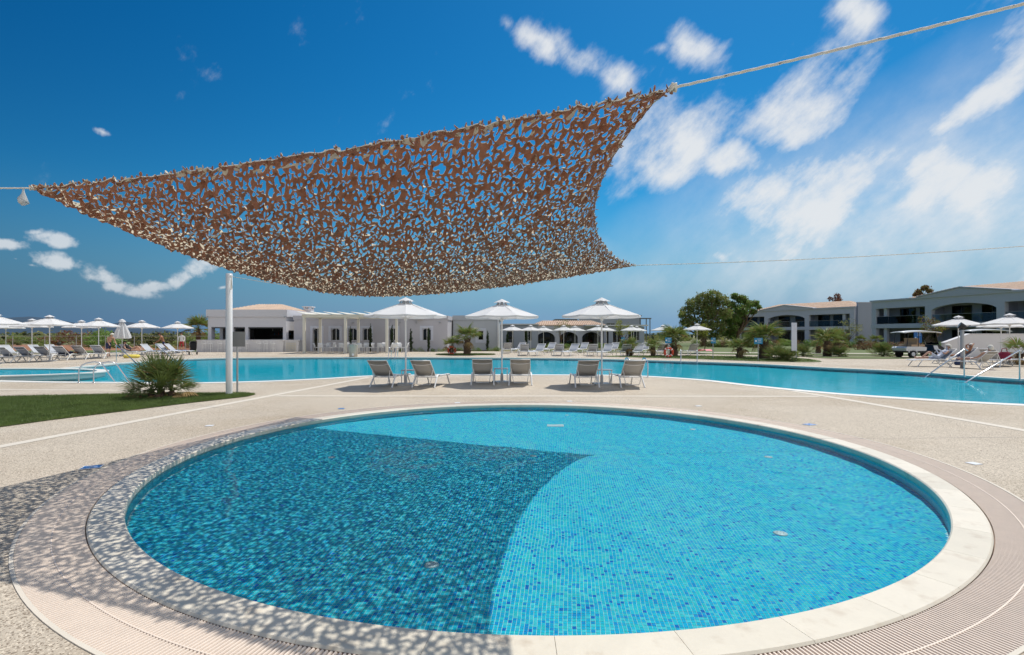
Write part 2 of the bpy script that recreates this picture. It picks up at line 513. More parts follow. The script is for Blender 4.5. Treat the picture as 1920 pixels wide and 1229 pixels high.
# ================================================================== setting: ground, deck, pools
PC = Vector((0.216, 7.06)); PR = 4.39           # splash pool centre and inner radius
COPE_R, GRATE_R = 4.64, 5.05
def circle(c, r, n=180): return [Vector((c.x + r * math.cos(2 * PI * i / n), c.y + r * math.sin(2 * PI * i / n))) for i in range(n)]
MAIN = [(-18.9, 18.2), (-16.0, 17.3), (-12.7, 16.95), (-10.3, 16.8), (-8.2, 17.4), (-6.7, 18.4), (-5.2, 19.7), (-2.4, 20.2), (0.8, 20.15), (4.4, 19.8),
        (6.5, 18.0), (7.4, 15.9), (8.5, 13.9), (9.8, 12.65), (11.4, 11.55), (14.0, 10.7), (17.5, 11.0), (19.4, 13.2), (18.7, 16.6), (17.4, 18.6),
        (16.6, 21.8), (14.6, 24.6), (12.6, 28.0), (9.2, 30.8), (4.8, 33.5), (-2.2, 35.0), (-9.6, 35.6), (-16.6, 35.0), (-20.3, 33.2),
        (-21.3, 29.0), (-20.9, 26.0), (-20.4, 22.6), (-20.2, 20.0)]
main_loop = smooth_loop(MAIN, 6)
WATER_Z = -0.045
MAIN_Z = -0.05
cope_loop = offset_loop(main_loop, 0.34)
BIG = 5000
tag(sheet('ground', [(-BIG, -200), (BIG, -200), (BIG, BIG), (-BIG, BIG)], [circle(PC, GRATE_R + 0.3, 90), offset_loop(main_loop, 0.5)], -0.05, 'ground'), kind='structure')
deck_outline = [(-70, -12), (70, -12), (70, 24), (46, 33), (34, 37.5), (20, 38.5), (9, 44.5), (-2, 48.5), (-30, 49.5), (-33, 46), (-35, 43.5), (-46, 36), (-70, 27)]
tag(sheet('deck', deck_outline, [circle(PC, GRATE_R, 180), cope_loop], 0.0, 'deck'), kind='structure')

def ribbon(name, pts, w, z, mat, h=0.0):
    vs = []; fs = []
    for i, p in enumerate(pts):
        p = Vector(p); a = Vector(pts[max(i - 1, 0)]); b = Vector(pts[min(i + 1, len(pts) - 1)])
        t = (b - a).normalized(); n = Vector((-t.y, t.x))
        for s in (-1, 1): vs.append((p.x + n.x * w / 2 * s, p.y + n.y * w / 2 * s, z))
    for i in range(len(pts) - 1): fs.append((2 * i + 1, 2 * i, 2 * i + 2, 2 * i + 3))
    mb = MB(); mb.add(vs, fs); return mb.build(name, mat)
for i, (pts, w) in enumerate([
        ([(-7.9, 2.0), (-7.08, 7.2), (-6.35, 11.8), (-5.62, 16.3), (-5.2, 18.9)], 0.20),
        ([(-5.95, 13.15), (-3, 13.12), (2, 13.12), (7.7, 13.05)], 0.19),
        ([(8.55, 3.0), (8.30, 8.3), (8.0, 12.3), (7.72, 14.3)], 0.20),
        ([(-40, 15.0), (-15.5, 14.75), (-10.2, 14.45)], 0.16),
        ([(40, 20.2), (25, 20.9), (18.0, 22.4)], 0.2),
        ([(-40, 27.6), (-21.9, 27.9)], 0.18)]):
    tag(ribbon('deck_band', pts, w, 0.004, 'deck_band'), kind='structure')

# main pool: coping, basin, water
def ring_strip(name, inner, outer, z0, z1, mat, drop=0.25):
    n = len(inner); mb = MB(); vs = []
    for i in range(n): vs += [(inner[i].x, inner[i].y, z0), (outer[i].x, outer[i].y, z1), (inner[i].x, inner[i].y, z0 - drop)]
    fs = []
    for i in range(n):
        j = (i + 1) % n
        fs += [(3 * i, 3 * j, 3 * j + 1, 3 * i + 1), (3 * i + 2, 3 * j + 2, 3 * j, 3 * i)]
    mb.add(vs, fs); return mb.build(name, mat)
area = sum(main_loop[i].x * main_loop[(i + 1) % len(main_loop)].y - main_loop[(i + 1) % len(main_loop)].x * main_loop[i].y for i in range(len(main_loop)))
tag(ring_strip('pool_kerb', main_loop, cope_loop, 0.012, 0.006, 'coping_white'), kind='structure')
wall_loop = offset_loop(main_loop, 0.01)
mb = MB(); n = len(wall_loop)
mb.add([(p.x, p.y, 0.0 if k else -1.4) for p in wall_loop for k in (0, 1)], [(2 * i, 2 * ((i + 1) % n), 2 * ((i + 1) % n) + 1, 2 * i + 1) for i in range(n)], 0, True)
bwall = mb.build('pool_basin_wall', 'mosaic_wall'); tag(bwall, kind='structure')
bfloor = sheet('pool_basin_floor', offset_loop(main_loop, 0.05), [], -1.35, 'basin'); tag(bfloor, kind='structure')
mwater = sheet('pool_water', main_loop, [], MAIN_Z, 'pool_water'); tag(mwater, kind='structure')

# ------------------------------------------------------------------ splash pool
spool = thing('splash_pool', None, None, (PC.x, PC.y, 0)); tag(spool, kind='structure')
FLOOR_Z = -0.47
# coping stones
NST = 44
def arc_block(r0, r1, a0, a1, z0, z1, n=6, chamfer=0.012):
    mb = MB(); vs = []
    prof = [(r0, z0), (r0, z1 - chamfer), (r0 + chamfer, z1), (r1 - chamfer, z1), (r1, z1 - chamfer), (r1, z0)]
    for i in range(n + 1):
        a = a0 + (a1 - a0) * i / n
        vs += [(r * math.cos(a), r * math.sin(a), z) for r, z in prof]
    m = len(prof); fs = []
    for i in range(n):
        for k in range(m):
            l = (k + 1) % m
            fs.append((i * m + k, i * m + l, (i + 1) * m + l, (i + 1) * m + k))
    fs += [tuple(range(m))[::-1], tuple(range(n * m, n * m + m))]
    mb.add(vs, fs); return mb
st = 2 * PI / NST
stone = None
for i in range(NST):
    if stone is None:
        stone = arc_block(PR, COPE_R, 0.0012 / PR, st - 0.0012 / PR, -0.12, 0.012).build('coping_stone', 'coping', spool); o = stone
    else:
        o = link('coping_stone', stone.data, spool)
    o.rotation_euler = (0, 0, -PI / 2 + i * st)
mb = MB(); mb.lathe([(PR + 0.004, -0.118), (PR + 0.004, -0.004), (COPE_R - 0.004, -0.004), (COPE_R - 0.004, -0.118)], 180, caps=False, smooth=False)
mb.build('mortar_bed', 'joint', spool)
# overflow gutter under the grate, pale edging round it
mb = MB(); mb.lathe([(COPE_R + 0.001, 0.0), (COPE_R + 0.002, -0.022), (GRATE_R - 0.002, -0.022), (GRATE_R - 0.001, 0.0)], 180, caps=False, smooth=False)
mb.build('gutter', 'gutter', spool)
mb = MB(); mb.lathe([(GRATE_R - 0.008, -0.03), (GRATE_R - 0.008, 0.006), (GRATE_R + 0.016, 0.006), (GRATE_R + 0.016, -0.02)], 220, caps=False, smooth=False)
mb.build('gutter_edging', 'deck_band', spool)
mid = (COPE_R + GRATE_R) / 2
mb = MB(); mb.lathe([(mid - 0.004, -0.03), (mid - 0.004, 0.0055), (mid + 0.004, 0.0055), (mid + 0.004, -0.03)], 220, caps=False, smooth=False)
mb.build('grate_joiner', 'grate_bar', spool)
NB = 1180
bar_half = 0.0080
def bar_shape():
    mb = MB(); a, b = COPE_R + 0.008, GRATE_R - 0.010
    w0, w1 = bar_half, bar_half * 1.08
    prof = lambda r, w: [(r, -w * .7, -0.020), (r, -w, -0.004), (r, -w * .55, 0.004), (r, w * .55, 0.004), (r, w, -0.004), (r, w * .7, -0.020)]
    vs = prof(a, w0) + prof(b, w1)
    mb.add(vs, [(k, k + 6, k + 7, k + 1) for k in range(5)] + [(0, 1, 2, 3, 4, 5), (11, 10, 9, 8, 7, 6)])
    return mb
bar = bar_shape()
bars = []
for i in range(NB):
    a = 2 * PI * i / NB + 0.001
    x, y = PC.x + 4.85 * math.cos(a), PC.y + 4.85 * math.sin(a)
    vis = y > 1.6 and abs(x) / y < 1.03 and EYE / y < 0.68
    bars.append((0 if vis else 1, y, a))
bars.sort()
bar_obj = None
for k, (nv, y, a) in enumerate(bars[:300]):
    if bar_obj is None: bar_obj = o = bar.build('grate_bar', 'grate_bar', spool)
    else: o = link('grate_bar', bar_obj.data, spool)
    o.rotation_euler = (0, 0, a)
rest = MB()
for nv, y, a in bars[300:]:
    ca, sa = math.cos(a), math.sin(a)
    rest.add([(x * ca - y_ * sa, x * sa + y_ * ca, z) for x, y_, z in bar.v], bar.f)
tag(rest.build('grate_bars', 'grate_bar', spool), kind='stuff')

# mosaic floor: grout sheet, tiles a little proud of it, laid in slightly wandering sheets
PITCH, TW = 0.0272, 0.0247
mb = MB(); mb.lathe([(PR + 0.004, FLOOR_Z), (0.001, FLOOR_Z)], 120, caps=False, smooth=False); grout = mb.build('grout_bed', 'grout', spool)
mb = MB(); mb.lathe([(PR + 0.003, -0.02), (PR + 0.003, FLOOR_Z - 0.01)], 240, caps=False); gwall = mb.build('basin_wall', 'grout', spool)
ang = R(-5.5)
ni = int(PR / PITCH) + 3
gi, gj = np.meshgrid(np.arange(-ni, ni + 1), np.arange(-ni, ni + 1), indexing='ij')
gx, gy = gi.ravel() * PITCH, gj.ravel() * PITCH
wob = lambda x, y: (0.004 * np.sin(y * 2.1 + 1.3 * np.sin(x * 0.9)) + 0.0016 * np.sin(y * 9.7 + x * 2.0), 0.004 * np.sin(x * 1.7 + 1.1 * np.sin(y * 1.1)) + 0.0016 * np.sin(x * 8.9 + y * 3.1))
ox, oy = wob(gx, gy)
cx, cy = gx + ox, gy + oy
tx, ty = cx * math.cos(ang) - cy * math.sin(ang), cx * math.sin(ang) + cy * math.cos(ang)
keep = tx ** 2 + ty ** 2 < (PR - 0.012) ** 2
tx, ty = tx[keep], ty[keep]
nt = len(tx)
kind = RNG.choice(6, nt, p=[0.31, 0.27, 0.19, 0.08, 0.125, 0.025])
rotj = ang + RNG.normal(0, 0.012, nt)
h = TW / 2 * (1 + RNG.normal(0, 0.012, nt))
tz = FLOOR_Z + 0.0025 + RNG.normal(0, 0.0003, nt)
dist = np.hypot(tx + PC.x, (ty + PC.y) * 1.0)
vis = (np.abs(tx + PC.x) / (ty + PC.y) < 0.9) & ((ty + PC.y) > 3.02)
order = np.argsort(np.where(vis, dist, 1e9))
near = order[:300]; far = np.ones(nt, bool); far[near] = False
def quads(x, y, z, r, hh):
    c, s = np.cos(r) * hh, np.sin(r) * hh
    v = np.empty((len(x), 4, 3))
    for k, (a, b) in enumerate(((-1, -1), (1, -1), (1, 1), (-1, 1))):
        v[:, k, 0] = x + a * c - b * s; v[:, k, 1] = y + a * s + b * c; v[:, k, 2] = z
    return v.reshape(-1, 3), np.arange(len(x) * 4).reshape(-1, 4)
v, f = quads(tx[far], ty[far], tz[far], rotj[far], h[far])
mosaic = np_mesh('floor_mosaic', v, f, ['mosaic_%d' % i for i in range(6)], kind[far], parent=spool); tag(mosaic, kind='stuff')
tile_mesh = {}
tile_objs = []
for i in near:
    k = int(kind[i])
    if k not in tile_mesh:
        mb = MB(); t_ = TW / 2
        mb.add([(-t_, -t_, 0), (t_, -t_, 0), (t_, t_, 0), (-t_, t_, 0), (-t_ * .95, -t_ * .95, .003), (t_ * .95, -t_ * .95, .003), (t_ * .95, t_ * .95, .003), (-t_ * .95, t_ * .95, .003)],
               [(4, 5, 6, 7), (0, 1, 5, 4), (1, 2, 6, 5), (2, 3, 7, 6), (3, 0, 4, 7)])
        o = mb.build('mosaic_tile', 'mosaic_%d' % k, spool); tile_mesh[k] = o.data
    else: o = link('mosaic_tile', tile_mesh[k], spool)
    o.location = (tx[i], ty[i], FLOOR_Z + 0.0002); o.rotation_euler = (0, 0, rotj[i])
    tile_objs.append(o)
# wall mosaic
nw_ = int(2 * PI * PR / PITCH); rows = int((0.47 - 0.03) / PITCH)
ai, ri = np.meshgrid(np.arange(nw_), np.arange(rows), indexing='ij'); ai = ai.ravel() * 2 * PI / nw_; ri = -0.045 - (ri.ravel() + 0.0) * PITCH
da = TW / 2 / PR
v = np.empty((len(ai), 4, 3))
for k, (a, b) in enumerate(((1, -1), (-1, -1), (-1, 1), (1, 1))):
    v[:, k, 0] = (PR + 0.0005) * np.cos(ai + a * da); v[:, k, 1] = (PR + 0.0005) * np.sin(ai + a * da); v[:, k, 2] = ri - 0.0 + b * TW / 2
wallm = np_mesh('wall_mosaic', v.reshape(-1, 3), np.arange(len(ai) * 4).reshape(-1, 4), ['mosaic_%d' % i for i in range(6)], RNG.choice(6, len(ai), p=[0.30, 0.16, 0.16, 0.04, 0.34, 0.0]), parent=spool)
tag(wallm, kind='stuff')
# floor fittings: round inlets and a square drain
def fitting(name, x, y, r, square=False):
    mb = MB()
    if square:
        mb.box((0, 0, 0.006), (r * 2, r * 1.3, 0.012))
        for i in range(-4, 5): mb.box((i * r * 0.2, 0, 0.0135), (r * 0.11, r * 1.1, 0.003))
    else:
        mb.lathe([(r, 0), (r, 0.008), (r * .8, 0.016), (r * .3, 0.018), (0.002, 0.018)], 24)
        for i in range(6): mb.lathe([(r * .1, 0.017), (r * .1, 0.0195)], 6, (r * .5 * math.cos(i * PI / 3), r * .5 * math.sin(i * PI / 3), 0), mi=1)
    o = mb.build(name, ['plastic_white', 'grey_metal'], spool); o.location = (x - PC.x, y - PC.y, FLOOR_Z + 0.003)
for x, y, r in ((2.35, 4.55, .07), (-0.62, 4.0, .07), (3.55, 7.2, .07), (3.2, 9.2, .06), (-1.7, 10.2, .06), (0.3, 7.3, .06), (1.15, 10.8, .05), (-2.5, 7.2, .06)):
    fitting('floor_inlet', x, y, r * .82)
fitting('floor_drain', 0.80, 9.6, 0.16, True)
# water of the splash pool: a fine rippled surface
nr, na = 150, 420
rr = PR * np.sqrt(np.linspace(0.00002, 1, nr)) * 0.9995 + 0.002
aa = np.linspace(0, 2 * PI, na, endpoint=False)
rg, ag = np.meshgrid(rr, aa, indexing='ij')
wx, wy = rg * np.cos(ag), rg * np.sin(ag)
wz = np.zeros_like(wx)
for k in range(26):
    L = RNG.uniform(0.16, 0.75); th = RNG.normal(0.5, 0.8); q = 2 * PI / L
    wz += 0.0011 * (L / 0.5) ** 1.1 * np.sin(q * (wx * math.cos(th) + wy * math.sin(th)) + RNG.uniform(0, 6.28)) / 2.4
v = np.stack([wx, wy, wz + WATER_Z], -1).reshape(-1, 3)
ii, jj = np.meshgrid(np.arange(nr - 1), np.arange(na), indexing='ij')
j2 = (jj + 1) % na
f = np.stack([ii * na + jj, (ii + 1) * na + jj, (ii + 1) * na + j2, ii * na + j2], -1).reshape(-1, 4)
swater = np_mesh('splash_water', v, f, 'water', smooth=True); swater.location = (PC.x, PC.y, 0); tag(swater, kind='structure')
for o in (swater, mwater): o.cycles.is_caustics_caster = True
for p in mwater.data.polygons: p.use_smooth = True
for p in bfloor.data.polygons: p.use_smooth = True
for o in [bwall, bfloor] + [c for c in spool.children if c.name.split('.')[0] in ('grout_bed', 'basin_wall', 'floor_mosaic', 'mosaic_tile', 'wall_mosaic', 'floor_inlet', 'floor_drain')]: o.cycles.is_caustics_receiver = True

# ================================================================== camouflage net, its ropes and poles
NA, NBk, NC, ND = (Vector(p) for p in ((-4.697, 5.088, 2.985), (1.015, 3.277, 3.106), (2.016, 8.547, 2.690), (-3.347, 10.674, 2.387)))
def net_surface(S, T):
    ab, bc, cd, da, sag, pw, pe, cs, ct = 0.026, 0.098, 0.007, 0.004, 0.583, 0.51, 0.76, -0.046, -0.669
    es = (4 * T * (1 - T) + 1e-9) ** pe; et = (4 * S * (1 - S) + 1e-9) ** pe
    s = S + es * (da * (1 - S) - bc * S); t = T + et * (ab * (1 - T) - cd * T)
    A, B, C, D = (np.array(p) for p in (NA, NBk, NC, ND))
    P = ((1 - s) * (1 - t))[..., None] * A + (s * (1 - t))[..., None] * B + (s * t)[..., None] * C + ((1 - s) * t)[..., None] * D
    b = (4 * S * (1 - S) + 1e-9) ** pw * (4 * T * (1 - T) + 1e-9) ** pw * (1 + cs * (S - .5) + ct * (T - .5))
    P[..., 2] -= sag * b
    return P
GS, GT = 830, 720                                  # about 7.5 mm cells
def band_noise(n, lo, hi, seed):
    g = np.random.default_rng(seed)
    fx = np.fft.fftfreq(n)[:, None]; fy = np.fft.fftfreq(n)[None, :]
    k = np.hypot(fx, fy)
    w = np.exp(-((k - (lo + hi) / 2) / ((hi - lo) / 2)) ** 2)
    z = np.fft.ifft2(np.fft.fft2(g.normal(size=(n, n))) * w).real
    return z / z.std()
SQ = 840
# die-cut openings: bean-shaped holes on a jittered grid, with thin curved slits between them
field = np.full((GS + 1, GT + 1), 6.0)
hr = np.random.default_rng(33)
def punch(ci, cj, pts, rad):
    """lower the cloth field round a chain of discs (cell units)"""
    for (a_, b_), r_ in zip(pts, rad):
        i0, i1 = int(max(0, ci + a_ - r_ - 3)), int(min(GS, ci + a_ + r_ + 4)); j0, j1 = int(max(0, cj + b_ - r_ - 3)), int(min(GT, cj + b_ + r_ + 4))
        if i1 <= i0 or j1 <= j0: continue
        ii_, jj_ = np.ogrid[i0:i1, j0:j1]
        np.minimum(field[i0:i1, j0:j1], np.hypot(ii_ - ci - a_, jj_ - cj - b_) - r_, out=field[i0:i1, j0:j1])
STEP = 6.5
for row in range(int(GS / STEP) + 1):
    for colm in range(int(GT / STEP) + 1):
        ci = (row + .5 + hr.uniform(-.34, .34)) * STEP; cj = (colm + .5 + (row % 2) * .5 + hr.uniform(-.34, .34)) * STEP
        th, bend, big = hr.uniform(0, 2 * PI), hr.normal(0, .5), hr.random()
        if big < .05: continue
        r0 = hr.uniform(1.05, 1.6) if big < .78 else hr.uniform(1.6, 2.4)
        L_ = hr.uniform(0.5, 2.3) if big < .75 else hr.uniform(0.8, 2.4)
        pts = []; rad = []
        for q in (-1, -.5, 0, .5, 1):
            pts.append((math.cos(th + bend * q) * L_ * q, math.sin(th + bend * q) * L_ * q)); rad.append(r0 * (1 - .28 * abs(q) * hr.random()))
        punch(ci, cj, pts, rad)
        if hr.random() < .28:                          # a slit beside it
            ci2, cj2, t0, rr_ = ci + hr.normal(0, 2.6), cj + hr.normal(0, 2.6), hr.uniform(0, 6.28), hr.uniform(1.7, 2.8)
            punch(ci2, cj2, [(rr_ * math.cos(t0 + q * .3), rr_ * math.sin(t0 + q * .3)) for q in range(6)], [.55] * 6)
lift = band_noise(SQ, 0.04, 0.11, 5)[:GS + 1, :GT + 1]
side = band_noise(SQ, 0.02, 0.07, 6)[:GS + 1, :GT + 1]
q_ = np.linspace(0, 1, 401)                         # even spacing along the cloth, not along its chord
S, T = np.meshgrid(q_, q_, indexing='ij'); P0_ = net_surface(S, T)
def even(axis, n):
    d_ = np.linalg.norm(np.diff(P0_, axis=axis), axis=2).mean(1 - axis); c_ = np.concatenate([[0], np.cumsum(d_)])
    return np.interp(np.linspace(0, c_[-1], n + 1), c_, q_)
S, T = np.meshgrid(even(0, GS), even(1, GT), indexing='ij')
gi_, gj_ = np.meshgrid(np.arange(GS + 1), np.arange(GT + 1), indexing='ij')
edge = np.minimum(np.minimum(gi_, GS - gi_), np.minimum(gj_, GT - gj_)).astype(float)
field = np.where(edge < 1.2, np.maximum(field, 0.3), field)   # hem
P = net_surface(S, T)
P[..., 2] += 0.011 * lift * np.clip(edge / 16, 0.1, 1) + 0.010 * side
P[..., 0] += 0.006 * side; P[..., 1] += 0.006 * lift
idx = np.arange((GS + 1) * (GT + 1)).reshape(GS + 1, GT + 1)
tri = np.concatenate([np.stack([idx[:-1, :-1], idx[1:, :-1], idx[1:, 1:]], -1).reshape(-1, 3), np.stack([idx[:-1, :-1], idx[1:, 1:], idx[:-1, 1:]], -1).reshape(-1, 3)])
Pf, Ff = P.reshape(-1, 3), field.ravel()
pos = Ff[tri] > 0; cnt = pos.sum(1)
VV = [Pf]; FF = [tri[cnt == 3]]; base = len(Pf)
def cross(a, b):
    t = (Ff[a] / (Ff[a] - Ff[b]))[:, None]
    return Pf[a] + (Pf[b] - Pf[a]) * t
for target in (1, 2):
    m = cnt == target
    tt, pp = tri[m], pos[m]
    odd = np.argmax(pp if target == 1 else ~pp, 1)
    r_ = np.arange(len(tt)); a = tt[r_, odd]; b = tt[r_, (odd + 1) % 3]; c = tt[r_, (odd + 2) % 3]
    p1, p2 = cross(a, b), cross(a, c)
    i1 = base + np.arange(len(tt)); i2 = i1 + len(tt); base += 2 * len(tt)
    VV += [p1, p2]
    if target == 1: FF.append(np.stack([a, i1, i2], -1))
    else: FF += [np.stack([i1, b, c], -1), np.stack([i1, c, i2], -1)]
VV = np.concatenate(VV); FF = np.concatenate(FF)
used = np.unique(FF); remap = np.zeros(len(VV), int); remap[used] = np.arange(len(used)); VV = VV[used]; FF = remap[FF]
net = thing('camouflage_net', 'brown camouflage shade net with cut-out leaf holes stretched over the round pool', 'shade net', tuple(NA))
V2 = VV + np.array([0, 0, 0.004])
nface = len(FF)
allV = np.concatenate([VV, V2]) - np.array(NA); allF = np.concatenate([FF[:, ::-1], FF + len(VV)])
np_mesh('netting', allV, allF, ['net_brown', 'net_khaki'], np.repeat([0, 1], nface), parent=net)
# loose leaf flaps curling off the net, most along the hems
fl_v, fl_f, fl_m = [], [], []
flr = np.random.default_rng(21)
PP = P.reshape(GS + 1, GT + 1, 3)
for k in range(2400):
    e = flr.random()
    if e < 0.26: i, j = flr.integers(3, GS - 3), flr.integers(0, 3)
    elif e < 0.36: i, j = GS - flr.integers(0, 3), flr.integers(3, GT - 3)
    elif e < 0.46: i, j = flr.integers(3, GS - 3), GT - flr.integers(0, 3)
    else: i, j = flr.integers(3, GS - 3), flr.integers(3, GT - 3)
    p = Vector(PP[i, j]) - NA
    a = flr.uniform(0, 2 * PI); up = flr.uniform(0.1, 1.2) * (1 if flr.random() < 0.75 else -1); L = flr.uniform(0.018, 0.042); W = L * flr.uniform(0.5, 0.8)
    u = Vector((math.cos(a) * math.cos(up), math.sin(a) * math.cos(up), math.sin(up))); w = Vector((-math.sin(a), math.cos(a), 0)); nn = u.cross(w)
    rows_ = []
    for q, ww in ((0.0, .25), (0.35, .95), (0.7, 1.0), (1.0, .45)):
        c = p + u * L * q + nn * L * 0.45 * q * q
        rows_ += [c - w * W * ww / 2, c + w * W * ww / 2]
    o_ = len(fl_v)
    for lay in (0, 1):
        fl_v += [r + nn * 0.0025 * lay for r in rows_]
    for q in range(3):
        fl_f.append((o_ + 2 * q, o_ + 2 * q + 1, o_ + 2 * q + 3, o_ + 2 * q + 2)); fl_m.append(0 if nn.z > 0 else 1)
        fl_f.append((o_ + 8 + 2 * q + 2, o_ + 8 + 2 * q + 3, o_ + 8 + 2 * q + 1, o_ + 8 + 2 * q)); fl_m.append(1 if nn.z > 0 else 0)
tag(np_mesh('leaf_flaps', fl_v, fl_f, ['net_brown', 'net_khaki'], fl_m, smooth=True, parent=net), kind='stuff')
# hem cord all round
cord = MB()
for ed in (PP[:, 0], PP[-1, :], PP[::-1, -1], PP[0, ::-1]):
    cord.tube([Vector(p) - NA for p in ed[::6]], 0.005, 5)
cord.build('hem_cord', 'rope', net)
def rope(name, a, b, r, label, sag=0.0, knot=True):
    root = thing(name, label, 'rope', tuple(a), group='ropes of the shade net')
    d = Vector(b) - Vector(a); n = max(24, int(d.length / 0.05)); pts = [d * (i / n) - Vector((0, 0, sag * 4 * (i / n) * (1 - i / n))) for i in range(n + 1)]
    u, w, _ = basis(d)
    for k in range(3):                                # three twisted strands
        mb = MB()
        mb.tube([p + (u * math.cos(i * 1.1 + k * 2.094) + w * math.sin(i * 1.1 + k * 2.094)) * r * 0.5 for i, p in enumerate(pts)], r * 0.62, 6)
        mb.build('strand', 'rope' if k < 2 else 'rope', root)
    fl = MB()
    for i in range(0, n, 2):
        p = pts[i]; q = p + (pts[i + 1] - p) * 0.45; s_ = (u * math.cos(i * 1.1) - w * math.sin(i * 1.1)) * r * 0.55
        fl.tube([p + s_, q + s_ * .4], r * 0.55, 5)
    tag(fl.build('tracer_yarn', 'rope_fleck', root), kind='stuff')
    if knot:
        mb = MB()
        for k in range(4):
            t = k * 0.9; mb.tube([Vector((math.cos(q * .7 + t), math.sin(q * .7 + t), math.sin(q * 1.3 + t))) * r * 2.4 for q in range(9)], r * 0.9, 6, closed=True)
        mb.build('knot', 'rope', root)
    return root
P_NR, P_FR, P_NL, P_FL = Vector((3.9, 2.29, 3.435)), Vector((9.75, 9.2, 3.17)), Vector((-8.2, 5.05, 2.99)), Vector((-7.29, 13.4, 3.06))
rope('shade_rope', NBk, P_NR, 0.0085, 'thick white rope from the high near corner of the net up out of the picture', 0.02)
rope('shade_rope', NC, P_FR, 0.0065, 'thin white rope from the far low tip of the net across the clouds', 0.05)
rope('shade_rope', NA, P_NL, 0.0075, 'short white rope tied to the pointed tip of the net at the picture edge', 0.01)
rope('shade_rope', ND, P_FL, 0.0065, 'white rope between the net and the white pole beside the lawn', 0.02)
material('bag', (0.75, 0.77, 0.78), 0.3, translucent=0.4)
mb = MB(); mb.lathe([(0.008, 0.0), (0.012, -0.03), (0.04, -0.10), (0.045, -0.13), (0.02, -0.15)], 7)
mb.v = [(x * (1 + .3 * math.sin(z * 90 + x * 70)), y, z + 0.01 * math.sin(x * 120)) for x, y, z in mb.v]
tag(mb.build('rag', 'bag', loc=tuple(NA + Vector((-0.085, 0.0, -0.012)))), 'crumpled pale rag hanging from the rope at the pointed net tip', 'rag')
def pole(p, label, base_z=0.0):
    root = thing('shade_pole', label, 'pole', (p.x, p.y, 0), group='poles of the shade net')
    mb = MB(); mb.lathe([(0.078, base_z), (0.078, p.z + 0.06), (0.072, p.z + 0.065)], 24); mb.build('post', 'white_metal', root)
    mb = MB(); mb.lathe([(0.15, 0.0), (0.15, 0.012), (0.085, 0.016)], 24)
    for k in range(4): mb.lathe([(0.014, 0.012), (0.014, 0.03)], 6, (0.115 * math.cos(k * PI / 2 + .78), 0.115 * math.sin(k * PI / 2 + .78), 0))
    mb.build('base_plate', 'white_metal', root)
    mb = MB(); d = (Vector((0, 7)) - Vector((p.x, p.y))).normalized()
    c = Vector((d.x * 0.10, d.y * 0.10, p.z))
    mb.tube([c + Vector((d.x * 0.035 * math.cos(k * PI / 6), d.y * 0.035 * math.cos(k * PI / 6), 0.035 * math.sin(k * PI / 6))) for k in range(12)], 0.008, 6, closed=True)
    mb.build('eye_bolt', 'chrome', root)
    mb = MB(); mb.tube([c + Vector((d.x * .05, d.y * .05, -0.01)), c + Vector((d.x * .06, d.y * .06, -.14)), c + Vector((d.x * .075, d.y * .06, -.33)), c + Vector((d.x * .04, d.y * .06, -.36)), c + Vector((d.x * .04, d.y * .05, -.1))], 0.010, 6)
    mb.build('rope_tail', 'rope', root)
    return root
pole(P_FL, 'tall white round pole at the tip of the lawn')
pole(P_NR, 'white pole holding the thick rope, just outside the picture beside the round pool')
pole(P_FR, 'white pole holding the thin rope, just outside the picture toward the stair rails')
pole(P_NL, 'white pole holding the short rope, just outside the picture on the lawn')
# ================================================================== more materials
material('wall_white', (0.70, 0.69, 0.70), 0.8, vary=0.03, vscale=0.6, bump=0.03, bscale=25)
material('wall_lavender', (0.52, 0.505, 0.54), 0.8, vary=0.03, vscale=0.6, bump=0.03, bscale=25)
material('wall_bar', (0.64, 0.63, 0.66), 0.8, vary=0.03, vscale=0.6, bump=0.03, bscale=25)
material('wall_grey', (0.47, 0.49, 0.52), 0.8, vary=0.04, vscale=0.5, bump=0.03)
material('wall_blue_grey', (0.37, 0.395, 0.47), 0.8, vary=0.04, vscale=0.5)
material('wall_dark', (0.20, 0.21, 0.23), 0.8, vary=0.05, vscale=0.5)
material('wall_pale', (0.61, 0.625, 0.70), 0.8, vary=0.03, vscale=0.5)
material('interior', (0.11, 0.105, 0.10), 0.9, vary=0.2, vscale=1.2)
material('roof_tile', (0.60, 0.44, 0.33), 0.8, vary=0.18, vscale=2.5)
material('cream_paint', (0.72, 0.685, 0.59), 0.6, vary=0.03)
material('frame_dark', (0.06, 0.065, 0.07), 0.5)
material('curtain', (0.5, 0.49, 0.46), 0.9, vary=0.1, vscale=4)
glass_material('glass', (0.62, 0.72, 0.76), 0.02, 0.45)
glass_material('glass_clear', (0.85, 0.95, 0.95), 0.02, 0.85)
material('canopy_cloth', (0.80, 0.80, 0.81), 0.8, vary=0.02, vscale=3, translucent=0.28)
material('canopy_shade', (0.30, 0.31, 0.33), 0.7)
material('sling', (0.47, 0.46, 0.44), 0.75, vary=0.06, vscale=40, bump=0.1, bscale=300)
material('sling_pale', (0.44, 0.46, 0.50), 0.75, vary=0.05, vscale=40)
material('towel_navy', (0.03, 0.05, 0.13), 0.95, vary=0.2, vscale=15)
material('towel_blue', (0.12, 0.19, 0.33), 0.95, vary=0.2, vscale=15)
material('towel_yellow', (0.72, 0.60, 0.12), 0.95, vary=0.1, vscale=10)
material('towel_pink', (0.78, 0.32, 0.36), 0.95, vary=0.1, vscale=10)
material('skin', (0.52, 0.30, 0.21), 0.6)
material('skin_tan', (0.36, 0.165, 0.085), 0.6)
material('hair_dark', (0.03, 0.022, 0.018), 0.7)
material('hair_white', (0.72, 0.69, 0.62), 0.8)
material('cloth_black', (0.012, 0.012, 0.016), 0.9)
material('cloth_white', (0.78, 0.78, 0.78), 0.9)
